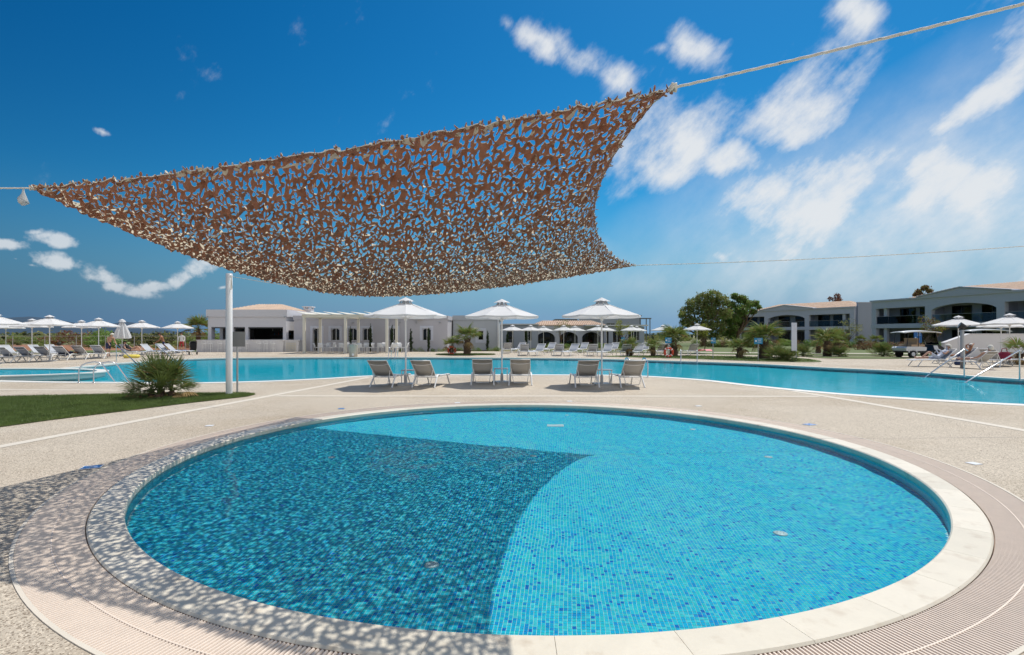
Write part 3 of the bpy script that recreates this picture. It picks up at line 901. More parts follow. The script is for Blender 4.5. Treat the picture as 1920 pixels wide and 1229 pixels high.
material('cloth_red', (0.45, 0.05, 0.06), 0.9)
material('cloth_crimson', (0.20, 0.012, 0.04), 0.9)
material('cloth_navy', (0.025, 0.035, 0.10), 0.9)
material('cloth_print', (0.52, 0.56, 0.66), 0.9, vary=0.4, vscale=30)
material('rubber', (0.012, 0.012, 0.013), 0.8)
material('black_paint', (0.012, 0.012, 0.014), 0.35)
material('cart_white', (0.70, 0.71, 0.73), 0.3)
material('seat_tan', (0.45, 0.31, 0.20), 0.7)
material('life_ring', (0.62, 0.07, 0.03), 0.5)
material('sign_blue', (0.012, 0.23, 0.44), 0.5)
material('sign_mid_blue', (0.02, 0.14, 0.42), 0.5)
material('board_grey', (0.20, 0.20, 0.195), 0.7, vary=0.04)
material('concrete', (0.53, 0.48, 0.40), 0.9, vary=0.08, bump=0.1)
material('bark', (0.13, 0.085, 0.055), 0.95, vary=0.35, vscale=9, bump=0.6, bscale=30)
material('palm_boot', (0.12, 0.075, 0.048), 0.95, vary=0.4, vscale=12)
material('palm_leaf', (0.19, 0.245, 0.06), 0.55, vary=0.35, vscale=4, translucent=0.30)
material('palm_dry', (0.34, 0.23, 0.095), 0.8, vary=0.25, vscale=5, translucent=0.25)
material('dwarf_leaf', (0.152, 0.2, 0.056), 0.45, vary=0.35, vscale=6, translucent=0.25)
material('olive_leaf', (0.245, 0.25, 0.085), 0.6, vary=0.45, vscale=0.8, translucent=0.4)
material('green_leaf', (0.181, 0.297, 0.064), 0.55, vary=0.45, vscale=0.8, translucent=0.4)
material('dark_leaf', (0.047, 0.077, 0.029), 0.6, vary=0.35, vscale=2, translucent=0.4)
material('lime_leaf', (0.253, 0.276, 0.034), 0.55, vary=0.3, vscale=2, translucent=0.35)
material('rust_leaf', (0.22, 0.09, 0.055), 0.6, vary=0.35, vscale=3, translucent=0.3)
material('far_leaf', (0.045, 0.062, 0.03), 0.8, vary=0.4, vscale=0.1)
material('hill', (0.022, 0.050, 0.085), 0.95, vary=0.25, vscale=0.004)  # blue of distant haze put into the hill colour, no air is modelled

# ================================================================== far land
def ridge(name, pts, d, thick):
    """a long hill: crest from bearings and heights, sloping toward and away from the pool"""
    mb = MB(); vs = []
    for i, (px, py) in enumerate(pts):
        p = at(px, d, py=py)
        vs += [(p.x * 0.86, d - thick, -3), (p.x * 0.95, d - thick * .45, p.z * (0.5 + 0.1 * math.sin(i * 1.7))), tuple(p), (p.x * 1.15, d + thick, -3)]
    fs = []
    for i in range(len(pts) - 1):
        for k in range(3): fs.append((4 * i + k, 4 * i + 4 + k, 4 * i + 5 + k, 4 * i + 1 + k))
    mb.add(vs, fs, 0, True); o = mb.build(name, 'hill'); return tag(o, kind='structure')
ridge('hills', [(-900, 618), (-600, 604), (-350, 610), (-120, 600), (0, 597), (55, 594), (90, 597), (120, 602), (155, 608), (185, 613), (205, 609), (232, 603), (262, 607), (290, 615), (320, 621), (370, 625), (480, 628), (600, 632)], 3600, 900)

def leaf_quads(centers, radii, count, size, seed, flat=1.0, shell=0.55):
    """leaf-sized faces spread through a set of clumps"""
    g = np.random.default_rng(seed)
    centers = np.asarray(centers, float); radii = np.asarray(radii, float)
    if radii.ndim == 1: radii = np.repeat(radii[:, None], 3, 1) * np.array([1, 1, flat])
    w = (radii.prod(1)) ** 0.66; w /= w.sum()
    k = g.choice(len(centers), count, p=w)
    d = g.normal(size=(count, 3)); d /= np.linalg.norm(d, axis=1)[:, None]
    r = shell + (1 - shell) * g.random(count) ** 0.7
    r *= 1 + 0.18 * g.normal(size=count)
    c = centers[k] + d * r[:, None] * radii[k]
    u = g.normal(size=(count, 3)); u /= np.linalg.norm(u, axis=1)[:, None]
    v = np.cross(u, g.normal(size=(count, 3))); v /= np.linalg.norm(v, axis=1)[:, None]
    s = size * g.uniform(0.6, 1.35, count)[:, None]
    q = np.stack([c - u * s, c + v * s * .5, c + u * s, c - v * s * .5], 1).reshape(-1, 3)
    return q, np.arange(count * 4).reshape(-1, 4)

def limb_points(a, b, rg, n=5, bend=0.12):
    a, b = Vector(a), Vector(b); L = (b - a).length
    off = Vector(rg.normal(size=3)) * L * bend
    return [a.lerp(b, i / n) + off * math.sin(PI * i / n) for i in range(n + 1)]

def tree(name, label, cat, loc, height, clumps, leaf, count, size, seed, group=None, trunk_r=0.16, parts=True, mesh=None):
    """clumps: (x, y, z, r) relative to the base"""
    root = thing(name, label, cat, loc, group=group)
    g = np.random.default_rng(seed)
    mb = MB()
    clumps = [(x, y, z, r * .86) for x, y, z, r in clumps]
    fork = Vector((g.normal() * .1, g.normal() * .1, height * 0.3))
    mb.tube(limb_points((0, 0, -0.1), fork, g), [trunk_r * (1.15 - 0.35 * i / 5) for i in range(6)], 9)
    for x, y, z, r in clumps[:14]:
        mb.tube(limb_points(fork, (x, y, z), g, bend=0.1), [trunk_r * (0.6 - 0.1 * i) for i in range(6)], 6)
    mb.build('trunk', 'bark', root)
    q, f = leaf_quads([c[:3] for c in clumps], [c[3] for c in clumps], count, size, seed, 0.85)
    leaves = leaf if isinstance(leaf, list) else [leaf]
    tag(np_mesh('crown', q, f, leaves, g.integers(0, len(leaves), len(f)) if len(leaves) > 1 else None, parent=root), kind='stuff')
    return root

def clump_set(rx, ry, z0, z1, n, r, seed):
    g = np.random.default_rng(seed); out = []
    for i in range(n):
        a = g.uniform(0, 2 * PI); t = g.random(); k = g.random() ** 0.5
        prof = math.sin(PI * (0.12 + 0.8 * t)) ** 0.7
        out.append((rx * k * prof * math.cos(a), ry * k * prof * math.sin(a), z0 + (z1 - z0) * t, r * g.uniform(0.65, 1.3)))
    return out

# far belt of trees and scrub that reads as one mass
cs = []; rs = []
g = np.random.default_rng(31)
for i in range(420):
    d = g.uniform(120, 420); px = g.uniform(-260, 2180)
    p = at(px, d); hgt = g.uniform(.8, 1.7) * (1 + d / 420)
    if px > 380: hgt *= 0.8
    cs.append((p.x, p.y, hgt * .4)); rs.append((g.uniform(3, 9), g.uniform(2, 4), hgt * .75))
q, f = leaf_quads(cs, rs, 26000, 0.75, 32, shell=0.7)
tag(np_mesh('treeline', q, f, ['far_leaf', 'olive_leaf'], np.random.default_rng(5).integers(0, 2, len(f))), 'dark belt of distant scrub and trees across the plain', 'treeline', kind='stuff')

# ================================================================== lawns, soil
def patch(name, pts, z, mat, smooth=True):
    lp = [Vector(p) for p in pts]
    if smooth: lp = smooth_loop(lp, 5)
    return tag(sheet(name, [(p.x, p.y) for p in lp], [], z, mat), kind='structure')
lawn_pts = [(-30, 10.6), (-16.5, 12.3), (-12.7, 12.85), (-10.0, 13.45), (-8.3, 13.62), (-7.1, 13.72), (-6.62, 13.45), (-6.62, 12.95), (-7.3, 11.75), (-7.95, 10.25), (-8.33, 9.45), (-8.62, 8.5), (-9.6, 6.5), (-13, 4.0), (-30, 3.0)]
patch('lawn', lawn_pts, 0.012, 'lawn', False)
isl = [Vector((-3.6 + 2.35 * math.cos(t), 40.4 + 1.5 * math.sin(t))) for t in np.linspace(0, 2 * PI, 40, endpoint=False)]
patch('lawn', isl, 0.02, 'lawn', False)
patch('lawn', [(6.4, 36.9), (8.5, 35.2), (11.4, 33.2), (14.0, 30.4), (16.2, 29.2), (17.6, 29.6), (18.6, 32.0), (18.8, 34.8), (16.4, 37.0), (11.5, 38.3), (8.0, 38.2)], 0.02, 'lawn')
patch('lawn', [(20.5, 33.8), (24.5, 33.2), (27.0, 35.0), (25.5, 37.0), (21.0, 37.0)], 0.02, 'lawn')
patch('lawn', [(12, 45), (22, 40.5), (36, 39.5), (48, 36), (49, 60), (40, 92), (18, 90), (12, 60)], -0.02, 'lawn')
patch('lawn', [(-40, 45.5), (-29.5, 47.2), (-28.6, 49.5), (-32, 52), (-48, 50)], 0.004, 'lawn')
patch('soil', [(-95, 44), (-60, 44), (-40, 47.5), (-31, 52), (-31, 62), (-45, 74), (-100, 84)], -0.03, 'soil')
patch('path', [(10, 47), (24, 43.2), (40, 40.6), (40, 41.8), (24, 44.6), (10.5, 48.5)], 0.0, 'deck_band', False)
# blades of the near lawn
def in_poly(x, y, poly):
    c = np.zeros(len(x), bool); n = len(poly)
    for i in range(n):
        x1, y1 = poly[i]; x2, y2 = poly[(i + 1) % n]
        m = ((y1 > y) != (y2 > y)) & (x < (x2 - x1) * (y - y1) / (y2 - y1 + 1e-12) + x1)
        c ^= m
    return c
g = np.random.default_rng(11)
bx, by = g.uniform(-16, -6.5, 330000), g.uniform(7.0, 13.8, 330000)
m = in_poly(bx, by, lawn_pts) & (np.abs(bx) / by < 1.05); bx, by = bx[m], by[m]
nb_ = len(bx); hgt = g.uniform(0.03, 0.075, nb_); a = g.uniform(0, 2 * PI, nb_); wd = 0.0045
lean = g.normal(0, 0.02, (nb_, 2))
v = np.zeros((nb_, 3, 3))
v[:, 0, 0] = bx - wd * np.cos(a); v[:, 0, 1] = by - wd * np.sin(a); v[:, 1, 0] = bx + wd * np.cos(a); v[:, 1, 1] = by + wd * np.sin(a)
v[:, 2, 0] = bx + lean[:, 0]; v[:, 2, 1] = by + lean[:, 1]; v[:, 2, 2] = hgt; v[:, :2, 2] = 0.01
tag(np_mesh('grass', v.reshape(-1, 3), np.arange(nb_ * 3).reshape(-1, 3), 'grass'), 'short mown grass of the wedge of lawn beside the white pole', 'grass', kind='stuff')
for n_, (cxy, rx, ry, seed) in enumerate((((-3.6, 40.4), 2.3, 1.45, 12), ((13.6, 33.9), 5.2, 4.2, 13))):
    g = np.random.default_rng(seed); k = 14000
    bx = cxy[0] + g.uniform(-rx, rx, k); by = cxy[1] + g.uniform(-ry, ry, k)
    m = (((bx - cxy[0]) / rx) ** 2 + ((by - cxy[1]) / ry) ** 2 < 1) if n_ == 0 else in_poly(bx, by, [(6.6, 36.9), (8.5, 35.4), (11.4, 33.4), (14.0, 30.6), (16.2, 29.4), (17.5, 29.8), (18.4, 32.0), (18.6, 34.6), (16.4, 36.8), (11.5, 38.1), (8.0, 38.0)])
    bx, by = bx[m], by[m]; k = len(bx); a = g.uniform(0, 6.28, k); v = np.zeros((k, 3, 3)); wd = 0.012
    v[:, 0, 0] = bx - wd * np.cos(a); v[:, 0, 1] = by - wd * np.sin(a); v[:, 1, 0] = bx + wd * np.cos(a); v[:, 1, 1] = by + wd * np.sin(a)
    v[:, 2, 0] = bx; v[:, 2, 1] = by; v[:, 2, 2] = g.uniform(.05, .11, k); v[:, :2, 2] = 0.018
    tag(np_mesh('grass', v.reshape(-1, 3), np.arange(k * 3).reshape(-1, 3), 'grass'), ['short grass of the small island round the two palms by the white building', 'grass of the long island under the blue signs across the pool'][n_], 'grass', kind='stuff')

# ================================================================== buildings
def wall_u(mb, u0, u1, z0, z1, holes, place, mi=0):
    """wall panel split round its openings; place(ua, ub, za, zb) adds one block"""
    us = sorted({u0, u1, *[h[0] for h in holes], *[h[1] for h in holes]})
    for a, b in zip(us[:-1], us[1:]):
        zs = sorted([(h[2], h[3]) for h in holes if h[0] <= a + 1e-6 and h[1] >= b - 1e-6])
        z = z0
        for lo, hi in zs:
            if lo > z + 1e-6: place(a, b, z, lo)
            z = hi
        if z1 > z + 1e-6: place(a, b, z, z1)
def front_wall(root, name, mat, u0, u1, y, t, z0, z1, holes):
    mb = MB(); wall_u(mb, u0, u1, z0, z1, holes, lambda a, b, c, d: mb.span(a, b, y, y + t, c, d)); return mb.build(name, mat, root)
def side_wall(root, name, mat, x, t, y0, y1, z0, z1, holes):
    mb = MB(); wall_u(mb, y0, y1, z0, z1, holes, lambda a, b, c, d: mb.span(x, x + t, a, b, c, d)); return mb.build(name, mat, root)
def window(root, x0, x1, z0, z1, y, frame='white_metal', pane='glass', name='window', fw=0.05, mull=1):
    mb = MB()
    mb.span(x0, x1, y, y + .06, z0, z0 + fw); mb.span(x0, x1, y, y + .06, z1 - fw, z1)
    mb.span(x0, x0 + fw, y, y + .06, z0 + fw, z1 - fw); mb.span(x1 - fw, x1, y, y + .06, z0 + fw, z1 - fw)
    for k in range(1, mull + 1):
        xm = x0 + (x1 - x0) * k / (mull + 1); mb.span(xm - fw / 2, xm + fw / 2, y, y + .06, z0 + fw, z1 - fw)
    w = mb.build(name, frame, root)
    mb = MB(); mb.span(x0 + fw * .6, x1 - fw * .6, y + .025, y + .035, z0 + fw * .6, z1 - fw * .6); mb.build('pane', pane, w)
    return w
def tiled_roof(root, x0, x1, y0, y1, z0, z1, inset_x, inset_y, pitch=0.24):
    """hipped roof: deck plus rows of round tiles on the slope toward the pool"""
    mb = MB()
    ym = (y0 + y1) / 2
    base = [(x0, y0, z0), (x1, y0, z0), (x1, y1, z0), (x0, y1, z0)]; top = [(x0 + inset_x, ym - inset_y, z1), (x1 - inset_x, ym - inset_y, z1), (x1 - inset_x, ym + inset_y, z1), (x0 + inset_x, ym + inset_y, z1)]
    mb.add(base + top, [(0, 1, 5, 4), (1, 2, 6, 5), (2, 3, 7, 6), (3, 0, 4, 7), (4, 5, 6, 7), (3, 2, 1, 0)])
    rf = mb.build('roof', 'roof_tile', root)
    tl = MB(); n = int((x1 - x0) / pitch)
    for i in range(n + 1):
        x = x0 + pitch * 0.5 + i * pitch
        if x > x1: break
        t = 1.0
        if x < x0 + inset_x: t = (x - x0) / max(inset_x, 1e-6)
        if x > x1 - inset_x: t = (x1 - x) / max(inset_x, 1e-6)
        yt = y0 + (ym - inset_y - y0) * t; zt = z0 + (z1 - z0) * t
        tl.tube([(x, y0 - .05, z0 + .01), (x, yt, zt + .02)], pitch * .36, 6)
    m = int((y1 - y0) / pitch)
    for i in range(m):
        y = y0 + pitch * .5 + i * pitch; 
        t = min(1.0, (y - y0) / max(ym - inset_y - y0, 1e-6), (y1 - y) / max(y1 - ym - inset_y, 1e-6))
        for xe, s in ((x0, 1), (x1, -1)): tl.tube([(xe - s * .05, y, z0 + .01), (xe + s * inset_x * t, y, z0 + (z1 - z0) * t + .02)], pitch * .36, 6)
    tag(tl.build('roof_tiles', 'roof_tile', rf), kind='stuff')
    return rf
def lamp(root, x, y, z):
    mb = MB(); mb.box((x, y - .05, z), (.1, .1, .08)); mb.lathe([(.05, -.1), (.09, -.02), (.03, .02)], 10, (x, y - .14, z)); mb.build('floodlight', 'grey_metal', root)

# --- pool bar
bar_b = thing('pool_bar', 'white flat-roofed pool bar with serving hatches and long counter', 'building', (-28.0, 47.9, 0))
holes = [(0.3, 1.65, 1.1, 2.25), (2.35, 3.40, 1.1, 2.25), (3.70, 6.90, 1.1, 2.25)]
front_wall(bar_b, 'wall', 'wall_bar', 0, 7.2, 0, .3, 0, 3.15, holes)
side_wall(bar_b, 'wall', 'wall_bar', 6.9, .3, .3, 8.3, 0, 3.15, [(.5, 2.4, 1.1, 1.95)])
side_wall(bar_b, 'wall', 'wall_bar', 0, .3, .3, 8.3, 0, 3.15, [(.6, 1.9, 1.1, 2.25)])
front_wall(bar_b, 'wall', 'interior', .3, 6.9, 8.0, .3, 0, 3.15, [])
mb = MB(); mb.span(.3, 6.9, .3, 8.0, 3.0, 3.14); mb.build('ceiling', 'interior', bar_b)
mb = MB(); mb.span(.3, 6.9, .3, 8.0, 0.0, .02); mb.build('floor', 'interior', bar_b)
mb = MB(); mb.span(-.12, 7.32, -.12, 8.42, 3.2, 3.86); mb.span(-.02, 7.22, -.02, 8.32, 3.15, 3.2); mb.build('parapet', 'wall_bar', bar_b)
for x0, x1 in ((0.3, 1.65), (2.35, 3.40), (3.70, 6.90)):
    mb = MB(); mb.span(x0, x1, .02, .14, 2.14, 2.25); mb.tube([(x0 + .05, .0, 2.2), (x1 - .05, .0, 2.2)], .035, 6); mb.build('roller_shutter', 'frame_dark', bar_b)
mb = MB(); mb.span(3.4, 6.9, 5.2, 5.5, .0, 1.2); mb.span(3.4, 6.9, 5.0, 5.5, 1.5, 1.54); mb.span(3.4, 6.9, 5.0, 5.5, 1.9, 1.94); mb.build('back_shelf', 'board_grey', bar_b)
g = np.random.default_rng(3)
for k in range(16):
    mb = MB(); hh = g.uniform(.2, .3); mb.lathe([(.035, 0), (.035, hh * .6), (.014, hh * .75), (.014, hh)], 8, (3.6 + k * .2, 5.12, 1.541 if k % 2 else 1.941))
    mb.build('bottle', ['cream_paint', 'sign_blue', 'dark_leaf', 'life_ring'][k % 4], bar_b)
cn = MB(); cn.span(-.42, 7.32, -1.0, -.45, 0, 1.02); c1 = cn.build('counter', 'wall_white', bar_b)
mb = MB(); mb.span(-.46, 7.36, -1.06, -.01, 1.022, 1.09); mb.build('worktop', 'wall_white', c1)
mb = MB(); mb.span(7.34, 8.6, -.7, 2.6, 0, 1.0); c2 = mb.build('counter', 'wall_white', bar_b)
mb = MB(); mb.span(7.38, 8.64, -.74, 2.6, 1.002, 1.07); mb.build('worktop', 'wall_white', c2)
mb = MB()
for i in range(7): mb.span(7.55 + i * .13, 7.59 + i * .13, -.76, -.72, .08, .85)
for i in range(4): mb.span(7.5, 8.4, -.78, -.765, .1 + i * .22, .14 + i * .22)
mb.build('lattice', 'cream_paint', c2)
tiled_roof(bar_b, .8, 6.7, 1.6, 7.2, 3.87, 4.52, 1.9, .4)
mb = MB(); mb.span(6.3, 7.1, 6.2, 7.0, 3.86, 4.25); mb.span(6.2, 7.2, 6.1, 7.1, 4.4, 4.5)
for dx in (.35, .95):
    for dy in (.2, .9): mb.span(6.0 + dx - .03, 6.0 + dx + .12, 6.0 + dy, 6.15 + dy, 4.25, 4.4)
mb.build('chimney', 'wall_white', bar_b)
for x in (.05, 7.15): lamp(bar_b, x, -.12, 3.2)

# --- long low white building behind the pergola
rest_b = thing('low_building', 'long low white building with small recessed windows behind the pergola', 'building', (-20.3, 48.4, 0))
wins = [(1.75, 2.55, 0.0, 2.15), (3.45, 4.25, 1.0, 2.15), (5.05, 5.85, 1.0, 2.15), (6.4, 7.15, 1.0, 2.15), (8.85, 9.6, 1.0, 2.15), (11.95, 12.75, 1.0, 2.15)]
front_wall(rest_b, 'wall', 'wall_lavender', 0, 14.3, 0, .35, 0, 2.95, wins)
side_wall(rest_b, 'wall', 'wall_lavender', 13.95, .35, .35, 7, 0, 2.95, [])
mb = MB(); mb.span(-.05, 14.36, -.06, 7.1, 2.952, 3.32); mb.build('parapet', 'wall_lavender', rest_b)
mb = MB(); mb.span(0, 13.9, 2.0, 2.1, 0, 2.94); mb.build('inner_wall', 'interior', rest_b)
for x0, x1, z0, z1 in wins:
    window(rest_b, x0, x1, z0, z1, .22, 'white_metal', 'glass', 'door' if z0 == 0 else 'window')
    mb = MB(); w = .22
    mb.span(x0 - w, x0, -.03, -.001, z0, z1 + w); mb.span(x1, x1 + w, -.03, -.001, z0, z1 + w); mb.span(x0, x1, -.03, -.001, z1, z1 + w)
    mb.add([(x0, .1, z1), (x0 + .28, .1, z1), (x0, .1, z1 - .2), (x0, .2, z1), (x0 + .28, .2, z1), (x0, .2, z1 - .2)], [(0, 2, 1), (3, 4, 5), (0, 1, 4, 3), (2, 5, 4, 1), (0, 3, 5, 2)])
    mb.add([(x1, .1, z1), (x1 - .28, .1, z1), (x1, .1, z1 - .2), (x1, .2, z1), (x1 - .28, .2, z1), (x1, .2, z1 - .2)], [(0, 1, 2), (3, 5, 4), (0, 3, 4, 1), (2, 1, 4, 5), (0, 2, 5, 3)])
    mb.build('surround', 'wall_pale', rest_b)
for x in (5.5, 9.9, 11.4, 13.6): lamp(rest_b, x, 0, 2.7)
mb = MB(); mb.span(11.2, 12.1, -.5, -.09, 2.98, 3.2); mb.build('air_unit', 'plastic_white', rest_b)

link_b = thing('side_building', 'plain grey-white block with one small window behind the two palms', 'building', (-5.9, 52.0, 0))
front_wall(link_b, 'wall', 'wall_grey', .0, 4.6, 0, .3, 0, 3.0, [(2.5, 3.05, 1.0, 1.95)])
side_wall(link_b, 'wall', 'wall_grey', 4.3, .3, .3, 6, 0, 3.0, [])
mb = MB(); mb.span(-.05, 4.68, -.08, 6.1, 3.002, 3.47); mb.build('parapet', 'wall_grey', link_b)
window(link_b, 2.5, 3.05, 1.0, 1.95, .15, 'white_metal', 'glass', 'window', .05, 0)
mb = MB(); w = .25
for x0, x1, z0, z1 in ((2.25, 2.5, .75, 2.2), (3.05, 3.3, .75, 2.2), (2.5, 3.05, .75, 1.0), (2.5, 3.05, 1.95, 2.2)): mb.span(x0, x1, -.03, -.001, z0, z1)
mb.build('surround', 'wall_pale', link_b)
mb = MB(); mb.tube([(4.5, -.1, 0), (4.5, -.1, 3.3)], .06, 8); mb.build('drainpipe', 'white_metal', link_b)
mb = MB(); mb.span(.1, 4.2, 2, 2.1, 0, 2.9); mb.build('inner_wall', 'interior', link_b)
pas = thing('passage_wall', 'recessed grey wall with dark doorway between two low buildings', 'wall', (-6.6, 54.0, 0))
front_wall(pas, 'wall', 'wall_pale', 0, 1.5, 0, .2, 0, 2.9, [(.25, 1.1, 0, 2.1)])
mb = MB(); mb.span(.25, 1.1, .12, .17, 0, 2.1); mb.build('door', 'wall_dark', pas)

# --- blue-grey wall, arcade with tiled roof, flat blocks further back
wl = thing('garden_wall_block', 'flat blue-grey building with white roof edge behind the row of parasols', 'building', (-1.6, 60, 0))
front_wall(wl, 'wall', 'wall_blue_grey', 0, 4.6, 0, .3, 0, 2.7, [(1.0, 1.8, 0, 2.0), (3.0, 3.9, .8, 2.0)])
mb = MB(); mb.span(-.1, 4.7, -.25, 5, 2.702, 2.82); mb.build('roof', 'wall_white', wl)
mb = MB(); mb.span(0, 4.5, 1.5, 1.6, 0, 2.69); mb.build('inner_wall', 'interior', wl)
window(wl, 3.0, 3.9, .8, 2.0, .15); window(wl, 1.0, 1.8, 0, 2.0, .15, name='door', mull=0)

def arch_header(mb, u0, u1, z0, zc, z1, y, t, n=14):
    """wall above a flat arch: springs at z0, crown zc, top z1"""
    pts = [(u0 + (u1 - u0) * i / n, z0 + (zc - z0) * math.sin(PI * i / n) ** 0.6) for i in range(n + 1)]
    for (a, za), (b, zb) in zip(pts[:-1], pts[1:]):
        vs = [(a, y, za), (b, y, zb), (b, y, z1), (a, y, z1), (a, y + t, za), (b, y + t, zb), (b, y + t, z1), (a, y + t, z1)]
        mb.add(vs, [(0, 1, 2, 3), (5, 4, 7, 6), (0, 4, 5, 1), (3, 2, 6, 7)])
arc = thing('arcade_building', 'low arcade building with three dark arches and orange tiled roof', 'building', (2.7, 66, 0))
mb = MB()
ar = [(.45, 2.75), (3.35, 5.65), (6.2, 8.5)]
xs = [0] + [e for a in ar for e in a] + [9.0]
for a, b in zip(xs[::2], xs[1::2]): mb.span(a, b, 0, .4, 0, 2.3)
for a, b in ar: arch_header(mb, a, b, 1.25, 1.9, 2.3, 0, .4)
mb.span(-.1, 9.1, -.12, .4, 2.302, 2.72)
mb.build('arcade', 'wall_pale', arc)
mb = MB(); mb.span(0, 9, 3.0, 3.2, 0, 2.69); mb.build('back_wall', 'wall_dark', arc)
tiled_roof(arc, -.2, 9.2, -.2, 5.5, 2.73, 3.35, 1.6, .4)
for a, b in ar: window(arc, a + .35, b - .35, .1, 1.9, 2.85, 'frame_dark', 'glass', 'window')
fb = thing('flat_building', 'low grey building with thin white roof slab beside the arcade', 'building', (11.9, 64, 0))
front_wall(fb, 'wall', 'wall_blue_grey', 0, 4.4, 0, .3, 0, 2.55, [(.5, 1.6, 0, 2.0), (2.4, 3.8, .8, 2.0)])
mb = MB(); mb.span(-2.9, 4.8, -.3, 5, 2.62, 2.78); mb.build('roof', 'wall_white', fb)
mb = MB(); mb.span(0, 4.4, 1.4, 1.5, 0, 2.5); mb.build('inner_wall', 'interior', fb)
window(fb, .5, 1.6, 0, 2.0, .15, name='door'); window(fb, 2.4, 3.8, .8, 2.0, .15)
bk = thing('dark_block', 'dark grey flat-roofed two-storey block behind the arcade', 'building', (8.4, 98, 0))
front_wall(bk, 'wall', 'wall_dark', 0, 4.2, 1.5, .3, 0, 4.35, [(1.2, 3.0, 2.4, 3.7)])
front_wall(bk, 'wall', 'wall_blue_grey', 4.2, 15.6, 0, .3, 0, 5.0, [(6.0, 8.2, 2.2, 3.7), (9.4, 11.0, 2.2, 3.7)])
side_wall(bk, 'wall', 'wall_dark', 15.6, .3, 0, 8, 0, 5.0, [])
mb = MB(); mb.span(4.1, 16.0, -.15, 8, 5.002, 5.22); mb.span(-.1, 4.1, 1.35, 8, 4.352, 4.55); mb.build('parapet', 'wall_dark', bk)
mb = MB(); mb.span(.2, 15.4, 2.6, 2.7, 0, 4.3); mb.build('inner_wall', 'interior', bk)
window(bk, 6.0, 8.2, 2.2, 3.7, .15); window(bk, 9.4, 11.0, 2.2, 3.7, .15); window(bk, 1.2, 3.0, 2.4, 3.7, 1.62)
mb = MB()
for x in (16.9, 17.6): mb.span(x, x + .15, .2, .35, 0, 4.5)
mb.span(15.9, 17.9, .1, .45, 4.5, 4.72); mb.build('balcony_frame', 'wall_dark', bk)

# --- two-storey apartment wings with loggias
def apartment(label, loc, rz, L=24.3, seed=1):
    root = thing('apartment_building', label, 'building', loc, rz)
    H0, S0, S1, HT = 2.43, 2.43, 3.0, 6.1
    piers = [(0, .7), (1.6, 2.05), (7.7, 8.5), (15.8, 16.6), (22.25, 22.7), (23.6, L)]
    for a, b in piers:
        slim = b - a < .6
        for z0, z1 in ((0, S0), (S1, 5.12)):
            mb = MB(); mb.span(a, b, (.35 if slim else 0), (.75 if slim else .55), z0, z1); mb.build('pillar', 'wall_pale', root)
    mb = MB(); mb.span(-.06, L + .06, -.06, 2.2, S0, S1); mb.build('balcony_slab', 'wall_pale', root)
    mb = MB()
    for a, b in ((0, 8.5), (15.8, L)): mb.span(a, b, 0, .55, 5.12, HT)
    arch_header(mb, 8.5, 15.8, 4.55, 5.25, HT, 0, .55, 20)
    mb.build('upper_wall', 'wall_pale', root)
    mb = MB(); mb.span(-.15, L + .15, -.18, .6, HT + .002, HT + .2); mb.build('cornice', 'wall_pale', root)
    mb = MB()                                                     # shallow gable above the arch
    f0 = lambda a, b: (a, -.2, b); f1 = lambda a, b: (a, .7, b)
    mb.prism([(7.0, HT + .203), (17.3, HT + .203), (12.15, HT + .95)], f0, f1); mb.build('gable', 'wall_pale', root)
    mb = MB()
    for (a, za), (b, zb) in (((6.8, HT + .2), (12.15, HT + .97)), ((12.15, HT + .97), (17.5, HT + .2))):
        mb.add([(a, -.35, za), (b, -.35, zb), (b, -.35, zb + .12), (a, -.35, za + .12), (a, .8, za), (b, .8, zb), (b, .8, zb + .12), (a, .8, za + .12)],
               [(0, 1, 2, 3), (5, 4, 7, 6), (0, 4, 5, 1), (3, 2, 6, 7), (0, 3, 7, 4), (1, 5, 6, 2)])
    mb.build('gable_coping', 'wall_pale', root)
    mb = MB(); mb.span(0, L, 2.2, 2.45, 0, HT); mb.build('back_wall', 'wall_blue_grey', root)
    mb = MB(); mb.span(0, .25, .55, 9.0, 0, HT + .15); mb.build('end_wall', 'wall_blue_grey', root)
    mb = MB(); mb.span(L - .25, L, .55, 9.0, 0, HT + .15); mb.build('end_wall', 'wall_blue_grey', root)
    mb = MB(); mb.span(.25, L - .25, .6, 2.2, 5.9, 6.05); mb.build('loggia_ceiling', 'wall_pale', root)
    for x in (8.1, 16.2):
        mb = MB(); mb.span(x - .12, x + .12, .55, 2.2, 0, 5.9); mb.build('party_wall', 'wall_blue_grey', root)
    for fl, zb in ((0, .1), (1, S1 + .02)):
        for a, b in ((2.4, 4.6), (5.2, 7.3), (9.3, 11.6), (12.7, 15.0), (17.0, 19.1), (19.7, 21.9)):
            window(root, a, b, zb, zb + 2.05, 2.10, 'frame_dark', 'glass', 'balcony_door', .07, 1)
            mb = MB(); mb.span(a + .1, a + (b - a) * .3, 2.172, 2.19, zb + .05, zb + 2.0); mb.build('curtain', 'curtain', root)
    for a, b in ((.75, 7.68), (8.52, 15.78), (16.62, 23.58)):
        n = 4
        for k in range(n):
            u0 = a + (b - a) * k / n + .02; u1 = a + (b - a) * (k + 1) / n - .02
            mb = MB(); mb.span(u0, u1, .12, .135, S1 + .06, S1 + 1.0); mb.build('balustrade_pane', 'glass_clear', root)
        mb = MB(); mb.tube([(a, .127, S1 + 1.03), (b, .127, S1 + 1.03)], .022, 6); mb.build('handrail', 'grey_metal', root)
    tiled_roof(root, 4.0, L - .4, 1.6, 9.4, HT + .22, HT + 1.45, 3.4, .3, .3)
    return root
apartment('near two-storey pale apartment wing with arched loggia behind the golf cart', (50.2, 72.6, 0), math.atan2(-.982, .188))
apartment('far two-storey pale apartment wing with shallow gable beside the big trees', (45.7, 108.6, 0), math.atan2(-.875, .483))
